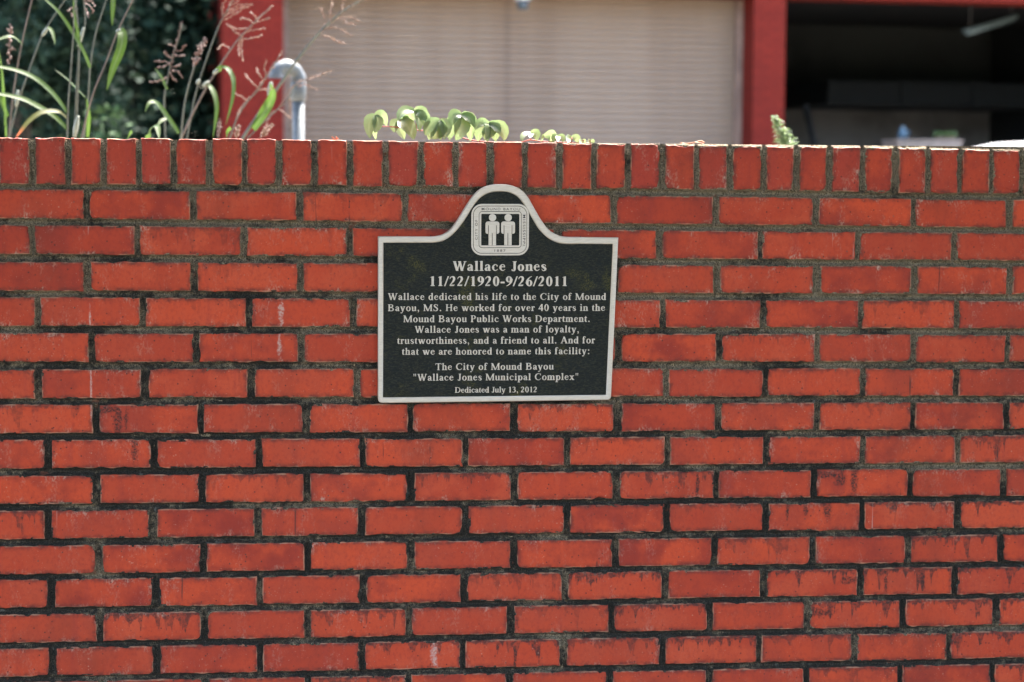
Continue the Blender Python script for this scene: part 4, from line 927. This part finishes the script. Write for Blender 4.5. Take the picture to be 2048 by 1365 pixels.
bld = thing('municipal_garage', 'red brick garage building with a wide beige roller door and an open dark bay', 'building', (ORG.x, ORG.y, ZB))
def bpart(mb, name, mat, parent=None):
    for i, v in enumerate(mb.v): mb.v[i] = tuple(BM @ Vector(v))
    return mb.build(name, mat, parent or bld)
sL0, sL1 = fac(446, 200)[0], fac(567, 200)[0]
sR0, sR1 = fac(1505, 200)[0], fac(1569, 200)[0]
zl = fac(1800, 9)[1] + 0.055; sB1 = sR1 + 5.9; DEP = 8.0; ZT = zl + 1.5
for a, b in ((sL0, sL1), (sR0, sR1), (sB1, sB1 + 0.7)):
    mb = MB(); mb.box(a, b, 0, 0.62, ZB, zl + 0.003, 0.006); bpart(mb, 'brick_pier', M_BB)
mb = MB(); mb.box(sL0 - 0.02, sB1 + 0.72, -0.012, 0.5, zl, ZT, 0.006); bpart(mb, 'lintel_wall', M_BB)
mb = MB(); mb.box(sL0, sL0 + 0.3, 0.5, DEP, ZB, ZT - 0.01); bpart(mb, 'side_wall', M_BB); mb = MB(); mb.box(sB1 + 0.4, sB1 + 0.7, 0.5, DEP, ZB, ZT - 0.01); bpart(mb, 'side_wall', M_BB)
mb = MB(); mb.box(sL0 - 0.25, sB1 + 0.95, -0.25, DEP + 0.3, ZT, ZT + 0.22, 0.01); bpart(mb, 'roof', plain('dark_roof_edge', (0.10, 0.09, 0.085), 0.7))
# roller door, curved slats
zd0, zd1 = ZB, zl + 0.25
mb = MB(); pitch = 0.084; prof = []
z = zd0
while z < zd1:
    for f, d in ((0.0, 0.030), (0.10, 0.006), (0.35, -0.014), (0.60, -0.010), (0.86, 0.008), (0.95, 0.030)): prof.append((z + f * pitch, d))
    z += pitch
ns = 2; vs = []
DD = 0.55
for s in (sL1 - 0.02, sR0 + 0.02):
    for zz, d in prof: vs.append((s, DD + d, zz))
n = len(prof); mb.add(vs, [(i, n + i, n + i + 1, i + 1) for i in range(n - 1)])
def door_paint():
    t = NT('beige_door_paint'); c = t.coord()
    st = t.noise(t.scale(c, (1, 1, 0.08)), 1.6, 4, 0.6); d2 = t.noise(t.scale(c, (0.5, 0.5, 1)), 4, 4, 0.6)
    col = t.mix(t.step(st, 0.40, 0.66), (0.25, 0.19, 0.135), (0.215, 0.159, 0.111))
    col = t.mix(t.step(d2, 0.5, 0.75, 0, 0.4), col, (0.22, 0.165, 0.12))
    sp = t.n('SeparateXYZ'); t.set(sp.inputs[0], c)
    seam = t.step(t.math('ABSOLUTE', t.math('SUBTRACT', sp.outputs[0], ORG.x + fac(1008, 150, DD)[0])), 0.02, 0.06, 1, 0)
    col = t.mix(t.math('MULTIPLY', seam, 0.45), col, (0.14, 0.095, 0.07))
    return t.out(col, 0.5, 0, 0.4)
door = bpart(mb, 'roller_door', door_paint())
mb = MB(); mb.box(sL1 + 0.002, sL1 + 0.09, 0.44, 0.53, ZB, zl - 0.004, 0.004); M_GUIDE = plain('brown_steel_guide', (0.17, 0.115, 0.085), 0.6); bpart(mb, 'door_guide', M_GUIDE, door); mb = MB(); mb.box(sR0 - 0.10, sR0 - 0.002, 0.44, 0.53, ZB, zl - 0.004, 0.004)
bpart(mb, 'door_guide', M_GUIDE, door)
# the open bay
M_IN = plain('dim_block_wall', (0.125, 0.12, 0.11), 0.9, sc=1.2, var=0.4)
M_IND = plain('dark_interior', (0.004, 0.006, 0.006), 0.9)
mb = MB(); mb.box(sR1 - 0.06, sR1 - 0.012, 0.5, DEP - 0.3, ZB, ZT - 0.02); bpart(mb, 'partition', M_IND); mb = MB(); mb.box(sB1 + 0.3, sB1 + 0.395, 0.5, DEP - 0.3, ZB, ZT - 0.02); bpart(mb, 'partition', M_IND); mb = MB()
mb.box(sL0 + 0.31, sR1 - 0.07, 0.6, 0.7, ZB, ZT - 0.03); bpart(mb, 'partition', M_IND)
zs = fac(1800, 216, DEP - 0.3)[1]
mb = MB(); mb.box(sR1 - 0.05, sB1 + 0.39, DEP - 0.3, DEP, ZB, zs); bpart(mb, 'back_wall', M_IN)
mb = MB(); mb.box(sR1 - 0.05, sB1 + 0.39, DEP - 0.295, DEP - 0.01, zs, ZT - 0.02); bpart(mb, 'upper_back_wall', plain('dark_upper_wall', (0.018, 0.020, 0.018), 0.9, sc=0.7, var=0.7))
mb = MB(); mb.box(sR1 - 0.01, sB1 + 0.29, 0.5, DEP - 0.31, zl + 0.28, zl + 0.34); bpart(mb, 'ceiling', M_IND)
# a deep storage loft across the back of the bay
sa, _ = fac(1640, 180, 5.5); z0_, z1_ = fac(1800, 212, 5.5)[1], fac(1800, 166, 5.5)[1]
mb = MB(); mb.box(sa, sB1 + 0.28, 5.2, DEP - 0.32, z0_, z1_, 0.01)
for k in range(5): mb.box(sa + 0.02 + k * 1.2, sa + 0.10 + k * 1.2, 5.15, 5.195, z0_ - 0.02, z1_ + 0.02)
bpart(mb, 'storage_loft', M_IND)
# ------------------------------------------------------------------ things in and before the bay
def at_d(px, py, d):
    s, z_ = fac(px, py, d); return ORG + tv * s + nv * d + Vector((0, 0, z_))
M_TUBE = plain('grey_lamp_housing', (0.075, 0.105, 0.105), 0.5)
p0, p1 = at_d(1932, 66, 1.1), at_d(2030, 37, 1.9)
lamp = thing('strip_lamp', 'unlit grey fluorescent strip lamp hung at a slant inside the open bay', 'lamp', tuple((p0 + p1) / 2))
ax = (p1 - p0).normalized(); sd_ = ax.cross(Vector((0, 0, 1))).normalized(); un = sd_.cross(ax)
LM = Matrix((ax, sd_, un)).transposed().to_4x4(); LM.translation = p0; Lh = (p1 - p0).length
mb = MB(); mb.box(0, Lh, -0.055, 0.055, 0.0, 0.05, 0.008, M=LM); mb.build('housing', M_TUBE, lamp)
mb = MB(); mb.tube([LM @ Vector((0.02, 0, -0.022)), LM @ Vector((Lh - 0.02, 0, -0.022))], 0.019, 12); mb.build('tube', plain('frosted_tube', (0.10, 0.135, 0.135), 0.5), lamp)
mb = MB(); mb.tube([LM @ Vector((0.1, 0, 0.05)), (LM @ Vector((0.1, 0, 0.05))) * 1, LM @ Vector((0.1, 0, 0.05)) + Vector((0, 0, 0.01))], 0.004, 6)
for q in (0.12, Lh - 0.12):
    mb = MB(); w_ = LM @ Vector((q, 0, 0.05)); mb.tube([w_, Vector((w_.x, w_.y, zl + 0.28))], 0.006, 6)
    mb.build('hanger', plain('hanger_wire', (0.05, 0.05, 0.05), 0.5), lamp)
# floodlight over the roller door
f0 = at_d(1045, 4, -0.35)
fl = thing('floodlight', 'small dark floodlight with a pale top mounted over the roller door', 'lamp', tuple(f0))
FM = Matrix.Translation(f0) @ Matrix.Rotation(TH, 4, 'Z')
mb = MB(); mb.tube([FM @ Vector((0.01, 0, -0.10)), FM @ Vector((0.01, 0, -0.085)), FM @ Vector((0, 0.0, 0.0)), FM @ Vector((-0.005, 0, 0.03))], [0.05, 0.062, 0.075, 0.03], 16)
mb.build('head', plain('dark_teal_lamp', (0.03, 0.045, 0.05), 0.4), fl)
mb = MB(); mb.tube([FM @ Vector((0.0, 0, 0.02)), FM @ Vector((0, 0, 0.06)), FM @ Vector((0, 0.02, 0.09))], [0.10, 0.105, 0.06], 16); mb.build('cover', plain('pale_lamp_cover', (0.62, 0.66, 0.66), 0.4), fl)
mb = MB(); mb.tube(spline([FM @ Vector((0, 0.01, 0.08)), FM @ Vector((0, 0.05, 0.22)), FM @ Vector((0, 0.34, 0.26))], 5), 0.018, 8); mb.build('bracket', plain('lamp_arm', (0.2, 0.2, 0.2), 0.5), fl)
# a leaning dark post
a, b = at_d(1612, 216, 3.5), at_d(1630, 300, 3.2); dirp = (b - a).normalized(); k = (ZB - b.z) / dirp.z
mb = MB(); mb.tube([a, b, b + dirp * k], 0.045, 10); mb.tube([a - dirp * 0.03, a + dirp * 0.02], 0.055, 10)
tag(mb.build('leaning_post', plain('dark_steel_post', (0.012, 0.014, 0.015), 0.7)), 'dark post leaning inside the open bay near the brick pier', 'post')
# pale cabinet with a jug and a potted plant on it
c0, c1 = at_d(1794, 279, -1.0), at_d(1924, 279, -1.0); ztop = c0.z
cab = thing('steel_cabinet', 'pale beige cabinet standing before the open bay, only its top showing above the wall', 'cabinet', ((c0.x + c1.x) / 2, (c0.y + c1.y) / 2, ZB))
CM = Matrix.Translation(Vector((c0.x, c0.y, 0))) @ Matrix.Rotation(TH, 4, 'Z'); Wc = (c1 - c0).length
M_CAB = plain('beige_cabinet_paint', (0.16, 0.135, 0.115), 0.6, sc=3)
mb = MB(); mb.box(0, Wc, 0, 0.5, ZB + 0.08, ztop - 0.03, 0.01, M=CM); mb.build('body', M_CAB, cab)
mb = MB(); mb.box(-0.015, Wc + 0.015, -0.02, 0.515, ztop - 0.03, ztop, 0.008, M=CM); mb.build('top', M_CAB, cab)
for q in (0.0, 0.5):
    mb = MB(); mb.box(0.012 + q * Wc, (q + 0.5) * Wc - 0.012, -0.022, -0.002, ZB + 0.1, ztop - 0.05, 0.005, M=CM); d_ = mb.build('door', M_CAB, cab)
    mb = MB(); hx = 0.5 * Wc + (0.04 if q else -0.055); mb.box(hx, hx + 0.015, -0.045, -0.022, ZB + 0.75, ZB + 0.9, 0.004, M=CM); mb.build('handle', M_GALV, d_)
jb = at_d(1805, 283, -0.8); jb.z = ztop
jug = thing('water_jug', 'small blue jug standing on the pale cabinet top', 'jug', tuple(jb))
M_BLUE = plain('blue_plastic', (0.022, 0.06, 0.09), 0.4)
mb = MB(); mb.tube([jb, jb + Vector((0, 0, .01)), jb + Vector((0, 0, 0.10)), jb + Vector((0, 0, 0.135)), jb + Vector((0, 0, 0.15))], [0.05, 0.056, 0.056, 0.03, 0.022], 16); mb.build('body', M_BLUE, jug)
mb = MB(); mb.tube([jb + Vector((0, 0, 0.15)), jb + Vector((0, 0, 0.17))], 0.026, 12); mb.build('cap', plain('pale_cap', (0.10, 0.15, 0.18), 0.4), jug)
mb = MB(); mb.tube(spline([jb + Vector((0.05, 0, 0.11)), jb + Vector((0.085, 0, 0.10)), jb + Vector((0.08, 0, 0.05)), jb + Vector((0.052, 0, 0.04))], 5), 0.008, 8); mb.build('handle', M_BLUE, jug)
pb = at_d(1890, 283, -0.8); pb.z = ztop
pot = thing('trailing_plant', 'low bright green plant growing on the right end of the pale cabinet', 'plant', tuple(pb))
mb = MB(); mb.box(-0.12, 0.12, -0.06, 0.06, 0, 0.045, 0.006, M=Matrix.Translation(pb)); mb.build('tray', plain('brown_tray', (0.12, 0.08, 0.05), 0.8), pot)
mb = MB()
for i in range(90):
    p = pb + Vector((random.uniform(-.14, .14), random.uniform(-.06, .06), 0.04)); d = Vector((random.uniform(-1, 1), random.uniform(-1, 1), random.uniform(0.3, 1.2))).normalized(); L = random.uniform(.04, .09)
    blade(mb, bez(p, p + d * L * .7 + Vector((0, 0, .02)), p + d * L, 5), 0.028, Vector((0, -.6, .7)), 0, 0.2, 0.3, 0.05)
mb.build('foliage', leaf_material('bright_leaf', (0.035, 0.085, 0.015), (0.05, 0.11, 0.02), (0.07, 0.15, 0.025)), pot)

# ------------------------------------------------------------------ white car parked at the right
def car():
    zt = at(2040, 285, 14.5).z; x_l = at(1982, 300, 14.5).x
    L, W, H = 4.4, 1.75, zt - ZB + 0.02
    root = thing('parked_car', 'white parked car of which only the roof shows at the right edge', 'car', (x_l + 0.86, 14.5 + W / 2, ZB))
    M = Matrix.Translation(root.location) 
    body = [(-2.2, .35), (-2.22, .62), (-2.12, .86), (-1.2, .98), (-0.2, 1.0), (1.3, 1.0), (2.0, .96), (2.18, .8), (2.2, .4), (1.9, .3), (-1.9, .28)]
    cabin = [(-1.35, .97), (-0.62, 1.36), (-0.30, 1.43), (0.75, 1.43), (1.15, 1.34), (1.85, .95)]
    sc_ = H / 1.43
    def loft(prof, w0, w1, zlo, zhi, name, mat, parent, bev):
        bm = bmesh.new(); a_, b_ = [], []
        for x, z in prof:
            f = (z - zlo) / (zhi - zlo); w = w0 + (w1 - w0) * f
            a_.append(bm.verts.new((x, -w / 2, z * sc_))); b_.append(bm.verts.new((x, w / 2, z * sc_)))
        n_ = len(prof); bm.faces.new(a_); bm.faces.new(b_[::-1])
        for i in range(n_): bm.faces.new((a_[i], b_[i], b_[(i + 1) % n_], a_[(i + 1) % n_]))
        bmesh.ops.recalc_face_normals(bm, faces=bm.faces)
        bmesh.ops.bevel(bm, geom=bm.edges[:], offset=bev, segments=3, affect='EDGES', profile=0.6)
        q = MB(); q.bm(bm, M, smooth=True); return q.build(name, mat, parent)
    M_W = plain('white_car_paint', (0.62, 0.63, 0.64), 0.25, var=0.03)
    loft(body, W, W * 0.94, .28, 1.0, 'body', M_W, root, 0.06)
    cb = loft(cabin, W * 0.90, W * 0.74, .95, 1.43, 'cabin', M_W, root, 0.07)
    M_GL = plain('dark_car_glass', (0.015, 0.018, 0.02), 0.08)
    for sgn in (-1, 1):
        for pr in ([(-1.10, 1.03), (-0.58, 1.33), (0.12, 1.36), (0.12, 1.03)], [(0.20, 1.03), (0.20, 1.36), (0.72, 1.36), (1.08, 1.28), (1.45, 1.03)]):
            q = MB(); vs = []
            for off in (0.012, -0.02):
                for x, z in pr:
                    f = (z - .95) / .48; w = (W * 0.90 + (W * 0.74 - W * 0.90) * f) / 2; vs.append(M @ Vector((x, sgn * (w + off), z * sc_)))
            n_ = len(pr); q.add(vs, [tuple(range(n_)), tuple(range(2 * n_ - 1, n_ - 1, -1))] + [(i, (i + 1) % n_, n_ + (i + 1) % n_, n_ + i) for i in range(n_)]); q.build('window', M_GL, cb)
    for x in (-1.38, 1.38):
        for sgn in (-1, 1):
            q = MB(); y = sgn * (W / 2 - 0.10); q.tube([M @ Vector((x, y - 0.1, .32)), M @ Vector((x, y - 0.08, .32)), M @ Vector((x, y + 0.08, .32)), M @ Vector((x, y + 0.1, .32))], [.28, .32, .32, .28], 24); wo = q.build('wheel', plain('tyre', (0.02, 0.02, 0.02), 0.8), root)
            q = MB(); q.tube([M @ Vector((x, y + sgn * 0.095, .32)), M @ Vector((x, y + sgn * 0.108, .32))], [.2, .17], 16); q.build('rim', M_GALV, wo)
car()

# ------------------------------------------------------------------ dark trees beyond, left of the building
def leaf_mat(name, a, b):
    t = NT(name); c = t.coord(); n = t.noise(c, 3.0, 3); n2 = t.noise(c, 40, 2)
    col = t.mix(t.step(n, 0.35, 0.65), a, b); col = t.mix(t.step(n2, 0.5, 0.7, 0, 0.4), col, tuple(x * 1.5 for x in b))
    return t.out(col, 0.7, 0, 0.05)
M_TL = leaf_mat('dark_tree_leaf', (0.008, 0.020, 0.013), (0.014, 0.028, 0.017)); M_TL2 = leaf_mat('mid_tree_leaf', (0.02, 0.045, 0.018), (0.035, 0.065, 0.025))
M_BARK = plain('bark', (0.07, 0.055, 0.04), 0.9, sc=12, bump=0.6)
def tree(name, label, x, y, zc, rx, ry, rz, nclump, nleaf, ls, mat, seed, trunk_r=0.12, zmin=-9):
    rg = np.random.default_rng(seed); t = thing(name, label, 'tree' if name != 'shrub' else 'shrub', (x, y, ZB if y > 0 else -1.6), 'added shade trees by the wall' if y < 0 else 'dark trees left of the building')
    q = MB(); top = zc + rz * 0.5
    q.tube(spline([(x, y, ZB), (x + .05 * rx, y, ZB + (zc - ZB) * .5), (x - .05 * rx, y, top)], 6), [trunk_r * (1 - 0.05 * i) for i in range(13)], 10)
    for k in range(7):
        a = k * 2.4 + seed; z0 = ZB + (zc - ZB) * (0.45 + 0.08 * k); e = Vector((x + math.cos(a) * rx * .7, y + math.sin(a) * ry * .7, min(top, z0 + rz * .5)))
        q.tube(spline([(x, y, z0), (Vector((x, y, z0)) + e) / 2 + Vector((0, 0, .1 * rz)), e], 5), [trunk_r * (.45 - .035 * i) for i in range(11)], 6)
    q.build('trunk', M_BARK, t)
    d = rg.normal(0, 1, (nclump, 3)); d /= np.linalg.norm(d, axis=1)[:, None]; rr = rg.uniform(0.35, 1.0, nclump) ** 0.6
    C = d * rr[:, None] * np.array([rx, ry, rz]) + np.array([x, y, zc]); C[:, 2] = np.maximum(C[:, 2], ZB + 0.15)
    per = nleaf // nclump; cr_ = 0.30 * min(rx, rz) * rg.uniform(0.6, 1.2, nclump)
    P = np.repeat(C, per, 0) + rg.normal(0, 0.55, (nclump * per, 3)) * np.repeat(cr_, per)[:, None]; P = P[P[:, 2] > zmin]; n_ = len(P)
    nm = rg.normal(0, 1, (n_, 3)) + np.array([0, -0.2, 0.7]); nm /= np.linalg.norm(nm, axis=1)[:, None]
    u = np.cross(nm, rg.normal(0, 1, (n_, 3))); u /= np.linalg.norm(u, axis=1)[:, None]; w = np.cross(nm, u)
    s = (ls * rg.uniform(.6, 1.3, n_))[:, None]
    V = np.stack([P - u * s, P + w * s * .45 + nm * s * .1, P + u * s, P - w * s * .45 + nm * s * .1], 1).reshape(-1, 3)
    me = bpy.data.meshes.new('crown'); me.vertices.add(len(V)); me.vertices.foreach_set('co', V.ravel()); me.loops.add(len(V)); me.loops.foreach_set('vertex_index', np.arange(len(V), dtype=np.int32))
    me.polygons.add(n_); me.polygons.foreach_set('loop_start', np.arange(0, 4 * n_, 4, dtype=np.int32)); me.polygons.foreach_set('loop_total', np.full(n_, 4, dtype=np.int32)); me.update(calc_edges=True)
    link_mesh('crown', me, mat, t)
tree('broadleaf_tree', 'dark leafy tree close behind the tall grass at the left', at(20, 200, 13).x, 13.0, 3.2, 1.5, 1.5, 3.6, 100, 26000, 0.06, M_TL, 1)
tree('broadleaf_tree', 'dark leafy tree beside the left brick pier', at(250, 200, 22.5).x, 22.8, 3.6, 2.0, 1.6, 4.4, 110, 30000, 0.08, M_TL, 2)
tree('broadleaf_tree', 'larger dark tree filling the gap behind the two nearer ones', at(120, 200, 28).x, 28.5, 4.4, 3.6, 2.4, 5.4, 140, 36000, 0.11, M_TL, 3, 0.2)
tree('broadleaf_tree', 'farthest dark tree beyond the left corner of the building', at(40, 200, 38).x, 39.0, 5.5, 7.5, 3.5, 7.0, 170, 40000, 0.19, M_TL, 4, 0.3)
tree('shrub', 'lighter green shrub low between the weed stems and the dark trees', at(215, 220, 8.6).x, 8.6, at(205, 225, 8.6).z - 0.50, 0.30, 0.35, 0.55, 30, 900, 0.035, M_TL2, 6, 0.02)
# unseen trees added before the wall so their crowns darken its ends
for x, sd2, side in ((-2.35, 7, 'left'), (2.15, 8, 'right')):
    tree('added_shade_tree', 'added unseen tree shading the wall from the front, on the ' + side + ' outside the picture', x, -0.90, 2.5, 1.75, 0.80, 2.4, 170, 34000, 0.065, M_TL, sd2, 0.09, 0.70)
    tree('added_shade_tree', 'added unseen tree shading the wall, near the camera, on the ' + side + ' side', x * 1.15, -3.6, 3.0, 2.1, 2.0, 2.7, 180, 36000, 0.075, M_TL, sd2 + 4, 0.11, 0.75)
